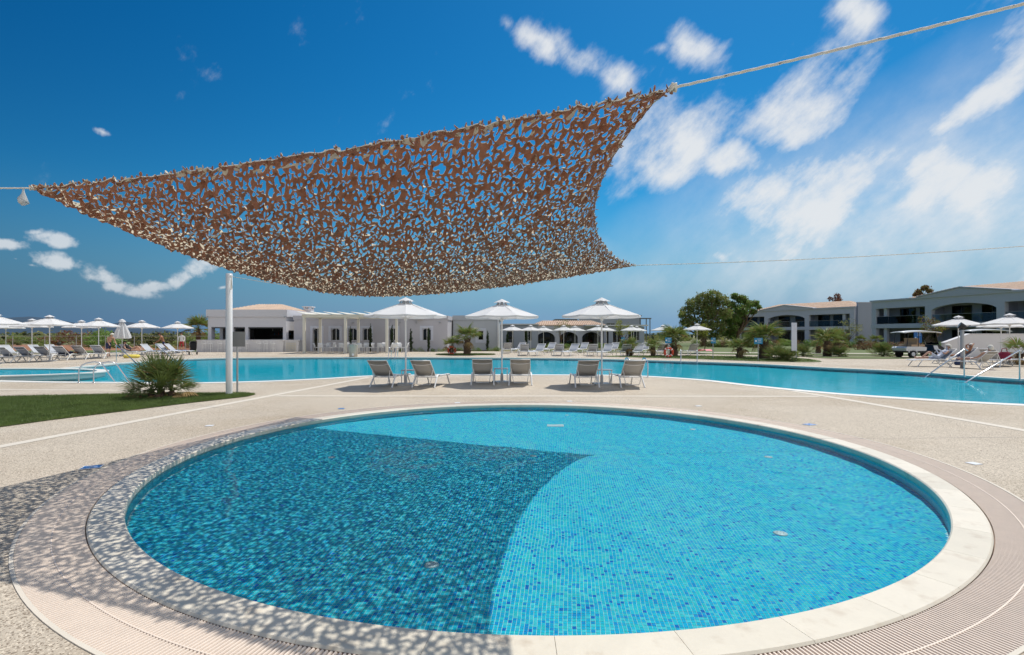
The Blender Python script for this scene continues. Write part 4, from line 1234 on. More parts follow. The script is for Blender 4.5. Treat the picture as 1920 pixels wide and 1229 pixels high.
gl = thing('gable_wall', 'plain blue-grey end wall standing between the two apartment wings', 'wall', (57.9, 87.0, 0))
mb = MB(); mb.span(0, 5.2, 0, .4, 0, 6.9); mb.build('wall', 'wall_blue_grey', gl)
mb = MB(); mb.span(-.05, 5.25, -.05, .45, 6.902, 7.02); mb.build('coping', 'wall_pale', gl)
# --- white ramp wall on the right
rw = thing('ramp_wall', 'plain white garden wall with sloping end behind the sunbathers', 'wall', (30.3, 36.4, 0))
mb = MB(); mb.prism([(0, 0), (12, 0), (12, 1.58), (1.75, 1.58), (0, .95)], lambda a, b: (a, 0, b), lambda a, b: (a, .3, b)); mb.build('wall', 'wall_white', rw)
mb = MB()
for (a, za), (b, zb) in (((-.03, .952), (1.74, 1.582)), ((1.74, 1.582), (12, 1.582))):
    mb.add([(a, -.03, za), (b, -.03, zb), (b, -.03, zb + .05), (a, -.03, za + .05), (a, .33, za), (b, .33, zb), (b, .33, zb + .05), (a, .33, za + .05)], [(0, 1, 2, 3), (5, 4, 7, 6), (0, 4, 5, 1), (3, 2, 6, 7), (0, 3, 7, 4), (1, 5, 6, 2)])
mb.build('coping', 'wall_white', rw)
# --- raised whirlpool that reaches into the main pool
wp = thing('whirlpool', 'raised oval whirlpool with white rim reaching into the big pool', 'pool', (-20.4, 19.7, 0))
def oval(rx, ry, n=72): return [(rx * math.cos(2 * PI * i / n), ry * math.sin(2 * PI * i / n)) for i in range(n)]
oo, oi = oval(4.75, 2.35), oval(4.45, 2.05)
def oval_wall(outer, inner, z0, z1):
    mb = MB(); n = len(outer); vs = []
    for (a, b), (c, d) in zip(outer, inner): vs += [(a, b, z0), (a, b, z1), (c, d, z1), (c, d, z0)]
    mb.add(vs, [(4 * i + k, 4 * ((i + 1) % n) + k, 4 * ((i + 1) % n) + k + 1, 4 * i + k + 1) for i in range(n) for k in range(3)]); return mb
oval_wall([(a * .985, b * .97) for a, b in oo], oi, -.6, .10).build('wall', 'coping_white', wp)
oval_wall([(a * 1.01, b * 1.02) for a, b in oo], [(a * .99, b * .98) for a, b in oi], .102, .14).build('rim', 'coping_white', wp)
mb = MB(); mb.add([(a, b, .085) for a, b in oi], [tuple(range(72))]); wpw = mb.build('water', 'pool_water', wp)
mb = MB(); mb.add([(a, b, .03) for a, b in oi], [tuple(range(72))]); wpf = mb.build('basin_floor', 'basin', wp)
for o in (wpw, wpf): o.data.polygons[0].use_smooth = True
wpw.cycles.is_caustics_caster = True; wpf.cycles.is_caustics_receiver = True
# ================================================================== pergola and dining set
perg = thing('pergola', 'cream pergola of square posts with sloping louvre roof in front of the low building', 'pergola', (-17.3, 43.3, 0))
for y in (0, 3.6):
    for k in range(3):
        mb = MB(); mb.span(k * 3.44 - .1, k * 3.44 + .1, y - .1, y + .1, 0, 2.98); mb.build('post', 'cream_paint', perg)
for y in (0, 3.6):
    mb = MB(); mb.span(-.16, 7.04, y - .09, y + .09, 2.982, 3.24); mb.build('beam', 'cream_paint', perg)
for k in range(3):
    mb = MB(); mb.span(k * 3.44 - .08, k * 3.44 + .08, .1, 3.5, 2.99, 3.2); mb.build('beam', 'cream_paint', perg)
for k in range(7):
    mb = MB(); x = -.55 + k * 1.12
    mb.add([(x, -.35, 3.44), (x + .75, -.35, 3.255), (x + .75, 3.9, 3.255), (x, 3.9, 3.44), (x, -.35, 3.47), (x + .75, -.35, 3.285), (x + .75, 3.9, 3.285), (x, 3.9, 3.47)],
           [(3, 2, 1, 0), (4, 5, 6, 7), (0, 1, 5, 4), (1, 2, 6, 5), (2, 3, 7, 6), (3, 0, 4, 7)]); mb.build('louvre', 'cream_paint', perg)

def make_chair():
    root = thing('dining_chair', 'x', 'chair')
    for sx in (-1, 1):
        mb = MB(); mb.tube([(sx * .20, .20, 0), (sx * .21, .19, .45)], .018, 6); mb.build('leg', 'white_metal', root)
        mb = MB(); mb.tube([(sx * .20, -.24, 0), (sx * .21, -.2, .45)], .018, 6); mb.build('leg', 'white_metal', root)
    mb = MB(); mb.box((0, 0, .455), (.45, .44, .03)); mb.build('seat', 'plastic_white', root)
    mb = MB(); vs = []; n = 6
    for i in range(n + 1):
        t = (i / n - .5) * 2
        for z, y in ((.5, -.2), (.70, -.25), (.86, -.30)):
            w = .22 if z < .8 else .19
            vs += [(t * w, y - .05 * (1 - t * t), z), (t * w, y - .05 * (1 - t * t) - .02, z)]
    fs = []
    for i in range(n):
        for k in range(2):
            a = i * 6 + 2 * k; b = a + 6
            fs += [(a, b, b + 2, a + 2), (a + 1, a + 3, b + 3, b + 1)]
        fs += [(i * 6 + 4, i * 6 + 10, i * 6 + 11, i * 6 + 5)]
    mb.add(vs, fs, 0, True); mb.build('backrest', 'plastic_white', root)
    return root
def make_table(root, w=.8, h=.74):
    mb = MB(); mb.box((0, 0, h), (w, w, .03)); mb.build('table_top', 'plastic_white', root)
    for sx in (-1, 1):
        for sy in (-1, 1):
            mb = MB(); mb.tube([(sx * w * .42, sy * w * .42, 0), (sx * w * .42, sy * w * .42, h - .015)], .02, 6); mb.build('leg', 'white_metal', root)
ch0 = make_chair(); first = True
ORD = ['first', 'second', 'third', 'fourth', 'fifth', 'sixth', 'seventh', 'eighth', 'ninth', 'tenth', 'eleventh', 'twelfth', 'thirteenth', 'fourteenth', 'fifteenth', 'sixteenth', 'seventeenth', 'eighteenth', 'nineteenth', 'twentieth', 'twenty-first', 'twenty-second']
tabs = [(-16.1, 44.6), (-14.6, 45.3), (-12.7, 44.4), (-11.3, 45.3), (-9.8, 44.5)]
for ti, (x, y) in enumerate(tabs):
    t = thing('dining_table', ORD[ti] + ' small square white dining table under the pergola, counted from the bar', 'table', (x, y, 0), .05 * ti, 'dining tables under the pergola'); make_table(t)
    for k, (dx, dy, rz, wh) in enumerate(((0, -.62, 0, 'on the pool side'), (0, .62, PI, 'on the wall side'), (-.62, 0, -PI / 2, 'on the bar side'), (.62, 0, PI / 2, 'on the palm side'))):
        c = ch0 if first else copy_tree(ch0); first = False
        c.location = (x + dx, y + dy, 0); c.rotation_euler = (0, 0, rz + random.uniform(-.25, .25))
        tag(c, 'white dining chair ' + wh + ' of the ' + ORD[ti] + ' table under the pergola', 'chair', 'dining chairs under the pergola')
st0 = None
for k, x in enumerate((-27.5, -26.95, -26.1, -25.5, -24.3, -23.75, -22.6, -22.0, -21.35)):
    if st0 is None:
        st0 = thing('bar_stool', 'x', 'stool')
        for a in range(4):
            t = a * PI / 2 + PI / 4; mb = MB(); mb.tube([(.2 * math.cos(t), .2 * math.sin(t), 0), (.14 * math.cos(t), .14 * math.sin(t), .74)], .014, 6); mb.build('leg', 'white_metal', st0)
        mb = MB(); mb.lathe([(.17, .74), (.18, .76), (.17, .78)], 14); mb.build('seat', 'plastic_white', st0)
        mb = MB(); mb.tube([(.17 * math.cos(t), .17 * math.sin(t), .34) for t in np.linspace(0, 2 * PI, 13)[:-1]], .01, 5, closed=True); mb.build('footrest', 'white_metal', st0)
        mb = MB(); mb.tube([(-.15, -.1, .77), (-.16, -.14, .98), (0, -.18, 1.0), (.16, -.14, .98), (.15, -.1, .77)], .013, 6); mb.build('backrest', 'white_metal', st0); s = st0
    else: s = copy_tree(st0)
    s.location = (x, 46.45, 0); s.rotation_euler = (0, 0, random.uniform(-.2, .2))
    tag(s, ORD[k] + ' white bar stool at the counter, counted from the palm end', 'stool', 'stools at the pool bar')

# ================================================================== parasols
def make_parasol():
    root = thing('parasol', 'x', 'parasol')
    N, RAD, ZR, ZA = 8, 1.25, 2.14, 2.575
    mb = MB(); mb.lathe([(.026, 0), (.026, 2.68)], 12); mb.build('pole', 'white_metal', root)
    mb = MB(); mb.box((0, 0, .03), (.5, .5, .06)); mb.lathe([(.05, .06), (.045, .3), (.032, .32)], 12); mb.build('base', 'grey_metal', root)
    steps, sub = 6, 6
    def top(ai, t):
        """canopy height along radius share t at panel angle share ai"""
        k = math.floor(ai); fr = ai - k
        sagp = 4 * fr * (1 - fr)
        z = ZA + (ZR - ZA) * (t ** 0.86)
        r = RAD * t * (1 - .095 * sagp * (0.4 + .6 * t))
        z -= .02 * sagp * t
        a = 2 * PI * ai / N
        return Vector((r * math.cos(a), r * math.sin(a), z))
    mb = MB()
    for pn in range(N):                                           # one cloth panel between two ribs
        vs = []; fs = []; m = steps + 2
        for q in range(sub + 1):
            ai = pn + q / sub
            for s in range(steps + 1): vs.append(top(ai if q < sub else pn + .99999, .15 + .85 * s / steps))
            vs.append(vs[-1] - Vector((0, 0, .055)))
        for q in range(sub):
            for s in range(m - 1): fs.append((q * m + s, q * m + s + 1, (q + 1) * m + s + 1, (q + 1) * m + s))
        body = [f_ for k_, f_ in enumerate(fs) if k_ % (m - 1) != m - 2]; val = [f_ for k_, f_ in enumerate(fs) if k_ % (m - 1) == m - 2]
        mb.add(vs, body, 0, True); mb.add(vs, val, 0, False)
    cn = mb.build('canopy', 'canopy_cloth', root)
    mb = MB()
    for i in range(N):
        a0, a1 = 2 * PI * i / N, 2 * PI * (i + 1) / N
        P3 = lambda a, r, z: (r * math.cos(a), r * math.sin(a), z)
        am = (a0 + a1) / 2
        mb.add([(0, 0, 2.70), P3(a0, .28, 2.572), P3(am, .235, 2.592), P3(a1, .28, 2.572)], [(0, 1, 2), (0, 2, 3)])
    mb.build('vent_cap', 'canopy_cloth', root)
    mb = MB()
    for k in range(N):
        a = 2 * PI * (k + .5) / N; mb.add([(.20 * math.cos(a - .3), .20 * math.sin(a - .3), 2.50), (.20 * math.cos(a + .3), .20 * math.sin(a + .3), 2.50), (.15 * math.cos(a + .25), .15 * math.sin(a + .25), 2.60), (.15 * math.cos(a - .25), .15 * math.sin(a - .25), 2.60)], [(0, 1, 2, 3)])
    mb.build('vent_mesh', 'canopy_shade', root)
    for k in range(N):
        a = 2 * PI * k / N; d = Vector((math.cos(a), math.sin(a), 0))
        mb = MB(); mb.tube([Vector((0, 0, 2.55)) + d * .03, Vector((0, 0, ZR - .015)) + d * (RAD - .02)], .010, 5)
        mb.tube([Vector((0, 0, 2.02)) + d * .03, Vector((0, 0, 2.33)) + d * .62], .008, 5); mb.build('rib', 'white_metal', root)
    mb = MB(); mb.lathe([(.045, 1.98), (.05, 2.0), (.05, 2.06), (.03, 2.1)], 12); mb.build('hub', 'white_metal', root)
    return root
par0 = make_parasol(); par_first = True
def parasol(p, label, group, scale=1.0, rz=0.0):
    global par_first
    o = par0 if par_first else copy_tree(par0); par_first = False
    o.location = (p[0], p[1], 0); o.rotation_euler = (0, 0, rz); o.scale = (scale,) * 3
    return tag(o, label, 'parasol', group)
G1 = 'parasols above the near loungers'
parasol((-3.26, 15.95), 'large white parasol just under the net, over the lounger pair by the pergola', G1, 1.0, .2)
parasol((-.325, 16.7), 'middle one of the three large white parasols across the round pool', G1, 1.0, .39)
parasol((2.77, 16.05), 'large white parasol over the lounger pair on the big-tree side of the peninsula', G1, 1.0, .1)
G2 = 'parasols of the terrace by the field'
left_par = [((-8, 27.5), 0), ((11, 44), .1), ((60, 37.0), .3), ((93, 30.2), .1), ((153, 40.5), .2), ((185, 35.0), .35), ((266, 40.6), .05), ((333, 44.0), .25)]
for i, ((px, d), rz) in enumerate(left_par):
    parasol(at(px, d), ['white parasol cut by the picture edge on the field terrace', 'small far white parasol nearest the picture edge, low before the field', 'white parasol behind the tall one before the long hill',
        'tall front white parasol before the long blue hill', 'white parasol half hidden between two others on the field terrace', 'white parasol beside the bending man on the field terrace',
        'open white parasol between the closed parasol and the palm clump', 'white parasol over the man in red shorts near the bar'][i], G2, 1.0, rz)
G3 = 'parasols in rows before the arcade'
far_par = [(961, 50), (995, 51), (1019, 55), (1057, 51.5), (1078, 55), (1121, 51), (1137, 56), (1184, 52), (1194, 57), (1243, 50), (1307, 44)]
for i, (px, d) in enumerate(far_par):
    parasol(at(px, d), ORD[i] + ' white parasol along the far row, counted from the white building to the big tree', G3, .93, .13 * i)
G4 = 'parasols by the stair rails'
parasol(at(1797, 31), 'white parasol behind the grey post with black spotlight', G4, 1.0, .15)
parasol(at(1893, 29), 'large white parasol at the picture edge above the garden wall', G4, 1.02, .3)
parasol(at(1877, 33.2), 'white parasol mostly hidden behind the larger one at the picture edge', G4, .97, .1)
# closed parasol
cp = thing('closed_parasol', 'folded white parasol hanging beside the bending man', 'parasol', tuple(at(229, 37.5)))
mb = MB(); mb.lathe([(.026, 0), (.026, 2.62)], 10); mb.build('pole', 'white_metal', cp)
mb = MB(); mb.box((0, 0, .03), (.5, .5, .06)); mb.build('base', 'grey_metal', cp)
mb = MB(); n = 48; vs = []; fs = []; prof = [(.10, 2.42), (.20, 2.2), (.33, 1.8), (.44, 1.45), (.46, 1.28)]
for r, z in prof:
    for k in range(n):
        rr = r * (1 + .22 * math.cos(8 * 2 * PI * k / n)); vs.append((rr * math.cos(2 * PI * k / n), rr * math.sin(2 * PI * k / n), z + .03 * math.cos(8 * 2 * PI * k / n)))
for i in range(len(prof) - 1):
    for k in range(n): fs.append((i * n + k, i * n + (k + 1) % n, (i + 1) * n + (k + 1) % n, (i + 1) * n + k))
mb.add(vs, fs, 0, True); mb.build('canopy', 'canopy_cloth', cp)
mb = MB(); mb.lathe([(.24, 2.46), (.16, 2.6), (.02, 2.68)], 8, smooth=False); mb.build('vent_cap', 'canopy_cloth', cp)

# ================================================================== sun loungers (foot toward +Y)
def make_lounger(sling):
    root = thing('sun_lounger', 'x', 'sun lounger')
    W = .325
    for s in (-1, 1):
        mb = MB(); mb.tube([(s * W, -.42, .335), (s * W, .70, .335), (s * W, .90, .33), (s * W, 1.0, .30)], .021, 8); mb.build('side_rail', 'white_metal', root)
        mb = MB(); mb.tube([(s * (W + .05), -.62, 0), (s * (W + .045), -.60, .03), (s * (W + .03), -.36, .30), (s * (W + .03), -.28, .365), (s * (W + .03), -.16, .375), (s * (W + .02), -.05, .345)], .024, 8); mb.build('leg', 'white_metal', root)
        mb = MB(); mb.tube([(s * (W + .04), .86, 0), (s * (W + .04), .84, .04), (s * (W + .03), .66, .30), (s * (W + .02), .60, .345)], .024, 8); mb.build('leg', 'white_metal', root)
    for y, z in ((-.36, .31), (.25, .31), (.93, .30)):
        mb = MB(); mb.tube([(-W, y, z), (W, y, z)], .014, 6); mb.build('cross_bar', 'white_metal', root)
    a = R(44); bl = .74
    bp = lambda x, l, off=0.0: (x, -.34 - l * math.cos(a) + off * math.sin(a) * -1, .345 + l * math.sin(a) - off * math.cos(a) * 1.0)
    fr = MB(); fr.tube([bp(-W + .02, 0), bp(-W + .01, bl * .5), bp(-W + .01, bl), bp(W - .01, bl), bp(W - .01, bl * .5), bp(W - .02, 0)], .017, 8)
    bf = fr.build('backrest_frame', 'white_metal', root)
    mb = MB(); mb.tube([bp(-W + .02, bl * .80, .02), bp(-W * .5, bl * .785, .045), bp(0, bl * .78, .05), bp(W * .5, bl * .785, .045), bp(W - .02, bl * .80, .02)], .010, 6); mb.build('brace', 'white_metal', bf)
    mb = MB(); mb.tube([bp(-W + .03, bl * .42, .02), (-W + .10, -.58, .12), (-W + .13, -.55, .085), (W - .13, -.55, .085), (W - .10, -.58, .12), bp(W - .03, bl * .42, .02)], .012, 6); mb.build('prop', 'white_metal', bf)
    def cloth(name, pts, w):
        mb = MB(); n = len(pts); vs = []; q = 6
        for p, dn_ in pts:
            for k in range(q + 1):
                t = 2 * k / q - 1
                vs.append((t * w, p[0], p[1] - dn_ * (1 - t * t)))
        for p, dn_ in pts:
            for k in range(q + 1):
                t = 2 * k / q - 1
                vs.append((t * w, p[0], p[1] - dn_ * (1 - t * t) - .006))
        o2 = n * (q + 1); fs = []
        for i in range(n - 1):
            for k in range(q):
                A = i * (q + 1) + k; fs += [(A, A + 1, A + q + 2, A + q + 1), (o2 + A + q + 1, o2 + A + q + 2, o2 + A + 1, o2 + A)]
        for i in range(n - 1):
            for k in (0, q):
                A = i * (q + 1) + k; fs.append((A, A + q + 1, o2 + A + q + 1, o2 + A))
        for i in (0, n - 1):
            for k in range(q):
                A = i * (q + 1) + k; fs.append((A, o2 + A, o2 + A + 1, A + 1))
        mb.add(vs, fs, 0, True); return mb.build(name, sling, root)
    cloth('seat_sling', [((-.33, .35), .02), ((0, .345), .03), ((.4, .345), .03), ((.75, .345), .02), ((.97, .315), .012)], W - .005)
    cloth('back_sling', [((bp(0, .03)[1], bp(0, .03)[2]), .01), ((bp(0, .3)[1], bp(0, .3)[2]), .03), ((bp(0, .55)[1], bp(0, .55)[2]), .025), ((bp(0, bl - .02)[1], bp(0, bl - .02)[2]), .006)], W - .02)
    return root
lg_near = make_lounger('sling'); lg_far = make_lounger('sling_pale'); lg_used = {'near': False, 'far': False}
def lounger(p, rz, label, group, kind='far'):
    src = lg_near if kind == 'near' else lg_far
    o = copy_tree(src) if lg_used[kind] else src; lg_used[kind] = True
    o.location = (p[0], p[1], 0); o.rotation_euler = (0, 0, rz)
    if group == GN: o.scale = (.94, .94, .94)
    return tag(o, label, 'sun lounger', group)
GN = 'grey loungers on the near peninsula'
for (x, y, rz, lb) in ((-3.72, 15.75, -.20, 'grey sling lounger nearest the pergola side on the peninsula, angled outward'), (-2.48, 15.75, -.20, 'grey sling lounger on the net side of the first parasol pole, angled outward'),
                       (-.92, 16.45, .03, 'grey sling lounger left of the middle parasol pole'), (.27, 16.40, -.03, 'grey sling lounger right of the middle parasol pole'),
                       (2.19, 15.75, .02, 'grey sling lounger left of the third parasol pole'), (3.50, 15.75, .05, 'grey sling lounger right of the third parasol pole, beside the pool ladder')):
    lounger((x, y), rz, lb, GN, 'near')
def side_table(p, label):
    root = thing('side_table', label, 'table', (p[0], p[1], 0), group='side tables between the near loungers')
    mb = MB(); mb.box((0, 0, .445), (.46, .46, .022)); mb.build('table_top', 'grey_metal', root)
    for sx in (-1, 1):
        for sy in (-1, 1):
            mb = MB(); mb.tube([(sx * .205, sy * .205, 0), (sx * .205, sy * .205, .434)], .014, 6); mb.build('leg', 'white_metal', root)
side_table((-3.20, 16.25), 'low grey-topped side table at the first parasol pole')
side_table((-.36, 17.0), 'low grey-topped side table at the middle parasol pole')
side_table((2.90, 16.40), 'low grey-topped side table at the third parasol pole')
GF = 'loungers in the row across the pool'
for i, (px, d, a) in enumerate(((951, 44, .1), (982, 38.8, .15), (1007, 38.8, .5), (1046, 38.6, .1), (1070, 38.4, .55), (1108, 38.2, .05), (1135, 38.0, .5), (1170, 38, .1), (1194, 37.8, .5), (1237, 39.5, .1), (1294, 39.2, .2))):
    lounger(at(px, d), (.06 if a < .3 else PI - a), ORD[i] + ' lounger of the front row across the pool, counted from the white building', GF)
for i, (px, d, a) in enumerate(((972, 45, .5), (1029, 45, .5), (1091, 45, .5), (1149, 45, .5), (1207, 44, .5), (1252, 43, .4))):
    lounger(at(px, d), PI - a, ORD[i] + ' lounger of the back row across the pool, counted from the white building', GF)
GL = 'loungers on the field terrace'
left_lg = [(-12, 28.4), (30, 29.4), (63, 30.2), (98, 31.0), (130, 32.0), (163, 32.9), (196, 34.2)]
for i, (px, d) in enumerate(left_lg):
    lounger(at(px, d), R(-8 + 2 * i), ORD[i] + ' lounger of the front row on the field terrace, counted from the picture edge', GL)
for i, (px, d) in enumerate(((28, 34.5), (82, 35.0), (112, 36.0), (2, 36.5))):
    lounger(at(px, d), R(-98), ['pale lounger behind the front row below the tall front parasol', 'pale lounger behind the front row between two parasol poles', 'dark-towelled lounger in the back row of the field terrace', 'lounger in the back row cut by the picture edge'][i], GL)
for (px, d, rz, lb) in ((250, 37.5, -100, 'lounger with the woman in black beside the closed parasol'), (290, 38.0, -95, 'lounger with blue towel in front of the tanned man'), (318, 39, -95, 'lounger with heaped towels above the dwarf palm'), (335, 39.5, -85, 'lounger under the parasol of the man in red shorts')):
    lounger(at(px, d), R(rz), lb, GL)
GR = 'loungers by the stair rails'
R_reader = lounger(at(1748, 25.3), R(82), 'lounger carrying the reader in a white hat', GR)
R_arms = lounger(at(1790, 27.8), R(70), 'lounger of the sunbather with raised arm behind the reader', GR)
lounger(at(1825, 23.8), R(12), 'taupe lounger seen from behind between the two stair rails', GR, 'near')
lounger(at(1866, 25.3), R(-62), 'empty lounger with dark bag behind the stair rail', GR)
lounger(at(1912, 25.4), R(20), 'lounger with raised back cut by the picture edge beside the stair rail', GR)
# towels and bags
def towel(p, rz, mat, label, l=1.2, w=.6, z=.36):
    n, m = 9, 5; vs = []; fs = []
    for i in range(n):
        for j in range(m):
            x = (j / (m - 1) - .5) * w; y = (i / (n - 1) - .5) * l
            vs.append((x * (1 + .05 * math.sin(i)), y, z + .018 * math.sin(i * 1.3 + j) + .014 - (.12 if i in (0, n - 1) else 0)))
    for i in range(n - 1):
        for j in range(m - 1): fs.append((i * m + j, i * m + j + 1, (i + 1) * m + j + 1, (i + 1) * m + j))
    k = len(vs); vs += [(a, b, c - .012) for a, b, c in vs]; fs += [tuple(q + k for q in f_[::-1]) for f_ in fs]
    mb = MB(); mb.add(vs, fs, 0, True); o = mb.build('towel', mat, loc=(p[0], p[1], 0)); o.rotation_euler = (0, 0, rz); return tag(o, label, 'towel')
towel(at(130, 32.0) , R(0), 'towel_navy', 'dark navy towel on a lounger of the field terrace')
towel(at(112, 36.0) , R(-98), 'towel_navy', 'dark towel on the back-row lounger of the field terrace')
towel(at(290, 38.0), R(-95), 'towel_blue', 'slate blue towel in front of the tanned man')
towel(at(318, 39.0), R(-95), 'cloth_print', 'heaped pale towel above the dwarf palm')
towel(at(335, 39.5), R(-85), 'towel_blue', 'folded blue towel under the parasol by the man in red shorts')
towel(at(1322, 39.6), R(30), 'towel_pink', 'pink towel beside the parasol under the big tree', .8, .7, .42)
mb = MB(); mb.tube([(.36 * math.cos(t), .36 * math.sin(t), .12) for t in np.linspace(0, 2 * PI, 25)[:-1]], .11, 10, closed=True)
tag(mb.build('swim_ring', 'towel_yellow', loc=tuple(at(247, 34.5))), 'yellow swim ring on the deck in front of the closed parasol', 'swim ring')
def bag(p, mat, label, s=.35, z=0.0):
    root = thing('beach_bag', label, 'bag', (p[0], p[1], z))
    mb = MB(); mb.lathe([(s * .5, 0), (s * .62, s * .15), (s * .55, s * .55), (s * .35, s * .72)], 12); mb.v = [(x, y * .6, q) for x, y, q in mb.v]; mb.build('body', mat, root)
    mb = MB(); mb.tube([(-s * .3, 0, s * .68), (-s * .2, 0, s * 1.05), (s * .2, 0, s * 1.05), (s * .3, 0, s * .68)], s * .035, 6); mb.build('handle', mat, root)
bag(at(1800, 26.6), 'towel_navy', 'navy beach bag on the deck behind the reader', .45)
bag(at(1883, 25.1), 'cloth_crimson', 'dark crimson bag on the empty lounger behind the stair rail', .5, .36)

# ================================================================== people
def person(label, loc, rz, J, skin, clothes, hair, scale=1.0, hair_r=1.08, book=False):
    """J: joint positions; clothes: list of (predicate(point), material)"""
    root = thing('person', label, 'person', loc, rz, scale=scale)
    rad = dict(pelvis=(.135, .10), waist=(.12, .09), chest=(.15, .105), neck=.055, chin=.065, head=(.088, .10), crown=.06,
               shoulderL=.06, shoulderR=.06, elbowL=.040, elbowR=.040, wristL=.028, wristR=.028, handL=.030, handR=.030,
               hipL=.085, hipR=.085, kneeL=.056, kneeR=.056, ankleL=.038, ankleR=.038, toeL=.032, toeR=.032)
    P_ = {}
    order = ['pelvis', 'waist', 'chest', 'neck', 'chin', 'head', 'crown', 'shoulderL', 'elbowL', 'wristL', 'handL', 'shoulderR', 'elbowR', 'wristR', 'handR', 'hipL', 'kneeL', 'ankleL', 'toeL', 'hipR', 'kneeR', 'ankleR', 'toeR']
    for n_ in order: P_[n_] = (J[n_], rad[n_])
    ch = [('pelvis', 'waist'), ('waist', 'chest'), ('chest', 'neck'), ('neck', 'chin'), ('chin', 'head'), ('head', 'crown')]
    for s in 'LR': ch += [('chest', 'shoulder' + s), ('shoulder' + s, 'elbow' + s), ('elbow' + s, 'wrist' + s), ('wrist' + s, 'hand' + s), ('pelvis', 'hip' + s), ('hip' + s, 'knee' + s), ('knee' + s, 'ankle' + s), ('ankle' + s, 'toe' + s)]
    o = skin_body('body', ch, P_, [skin] + [c[1] for c in clothes], root, 2)
    dg = bpy.context.evaluated_depsgraph_get(); dg.update()
    me = bpy.data.meshes.new_from_object(o.evaluated_get(dg)); old = o.data
    o.modifiers.clear(); o.data = me
    for p in me.polygons:
        p.use_smooth = True; p.material_index = 0
        for k, (pred, _) in enumerate(clothes):
            if pred(p.center): p.material_index = k + 1
    bpy.data.meshes.remove(old)
    hd, cr, nk = Vector(J['head']), Vector(J['crown']), Vector(J['chin'])
    up = (cr - nk).normalized(); fw = Vector(J.get('face', (0, -1, 0))); fw = (fw - up * fw.dot(up)).normalized(); sd = up.cross(fw)
    mb = MB(); vs = []; n = 14
    for i in range(6):
        t = i / 5 * PI * .58
        for k in range(n):
            a = 2 * PI * k / n; q = fw * math.cos(a) + sd * math.sin(a)
            drop = .05 if math.cos(a) < .2 else -.02
            vs.append(hd + up * (.115 * math.cos(t) + .02 - drop * (i / 5)) + q * .108 * math.sin(t) * hair_r - fw * .012)
    mb.add(vs, [(i * n + k, i * n + (k + 1) % n, (i + 1) * n + (k + 1) % n, (i + 1) * n + k) for i in range(5) for k in range(n)], 0, True); mb.build('hair', hair, root)
    mb = MB(); mb.tube([hd + fw * .085 + up * .005, hd + fw * .112 - up * .03, hd + fw * .088 - up * .035], [.008, .014, .01], 6)
    for s in (-1, 1): mb.tube([hd + sd * s * .088 + up * .01, hd + sd * s * .098 - up * .02], [.018, .014], 6)
    mb.build('nose_and_ears', skin, root)
    mb = MB()
    for s in (-1, 1): mb.lathe([(.001, -.008), (.010, 0), (.001, .008)], 8, tuple(hd + fw * .088 + sd * s * .033 + up * .018))
    mb.build('eyes', 'hair_dark', root)
    return root
def standing(lean=0.0, twist=0.0, arms=((.12, -.10), (.12, -.10)), stride=.08):
    J = dict(pelvis=(0, 0, .95), hipL=(-.10, 0, .90), hipR=(.10, 0, .90), kneeL=(-.11, -stride, .50), kneeR=(.11, stride * .4, .50), ankleL=(-.11, -stride * .8, .07), ankleR=(.12, stride * 1.2, .07), toeL=(-.12, -stride - .14, .035), toeR=(.13, stride - .10, .035))
    c, s = math.cos(lean), math.sin(lean)
    def up(x, y, h): return (x, y * c - s * h, .95 + c * h + y * s * -0.0)
    J.update(waist=up(0, 0, .17), chest=up(0, 0, .40), neck=up(0, 0, .56), chin=up(0, -.02, .62), head=up(0, -.02, .70), crown=up(0, -.01, .78), shoulderL=up(-.19, 0, .47), shoulderR=up(.19, 0, .47))
    for sd, k in (('L', -1), ('R', 1)):
        a = arms[0 if sd == 'L' else 1]; sh = Vector(J['shoulder' + sd])
        e = sh + Vector((k * .05, a[1] * .5, -.27)); w = e + Vector((k * .02 - k * a[0] * .3, a[1] * 1.6, -.22))
        J['elbow' + sd] = tuple(e); J['wrist' + sd] = tuple(w); J['hand' + sd] = tuple(w + (w - e).normalized() * .09)
    J['face'] = (0, -1, -lean); return J
def reclining(arm='book', knee=True):
    J = dict(pelvis=(0, -.22, .46), waist=(0, -.36, .53), chest=(0, -.55, .70), neck=(0, -.67, .83), chin=(0, -.69, .90), head=(0, -.71, .97), crown=(0, -.74, 1.05), shoulderL=(-.19, -.60, .76), shoulderR=(.19, -.60, .76),
             hipL=(-.10, -.16, .45), hipR=(.10, -.16, .45), kneeL=(-.12, .22, .72 if knee else .46), kneeR=(.11, .24, .44), ankleL=(-.11, .56, .42), ankleR=(.11, .66, .40), toeL=(-.11, .68, .46), toeR=(.11, .73, .50))
    for sd, k in (('L', -1), ('R', 1)):
        if arm == 'book': e, w, h_ = (k * .24, -.42, .62), (k * .12, -.26, .80), (k * .07, -.22, .86)
        elif arm == 'up': e, w, h_ = (k * .34, -.62, .98), (k * .16, -.76, 1.08), (k * .08, -.80, 1.06)
        else: e, w, h_ = (k * .27, -.38, .55), (k * .24, -.14, .48), (k * .22, -.06, .46)
        J['elbow' + sd], J['wrist' + sd], J['hand' + sd] = e, w, h_
    J['face'] = (0, 1, .2); return J
zb = lambda lo, hi: (lambda c: lo < c.z < hi)
person('pale man in dark shorts bending forward beside the closed parasol', tuple(at(203, 36.6)), R(70), standing(.55, arms=((.1, -.12), (.1, -.12))), 'skin', [(lambda c: .55 < c.z < 1.02 and abs(c.x) < .2 and c.y > -.2, 'cloth_navy')], 'hair_white')
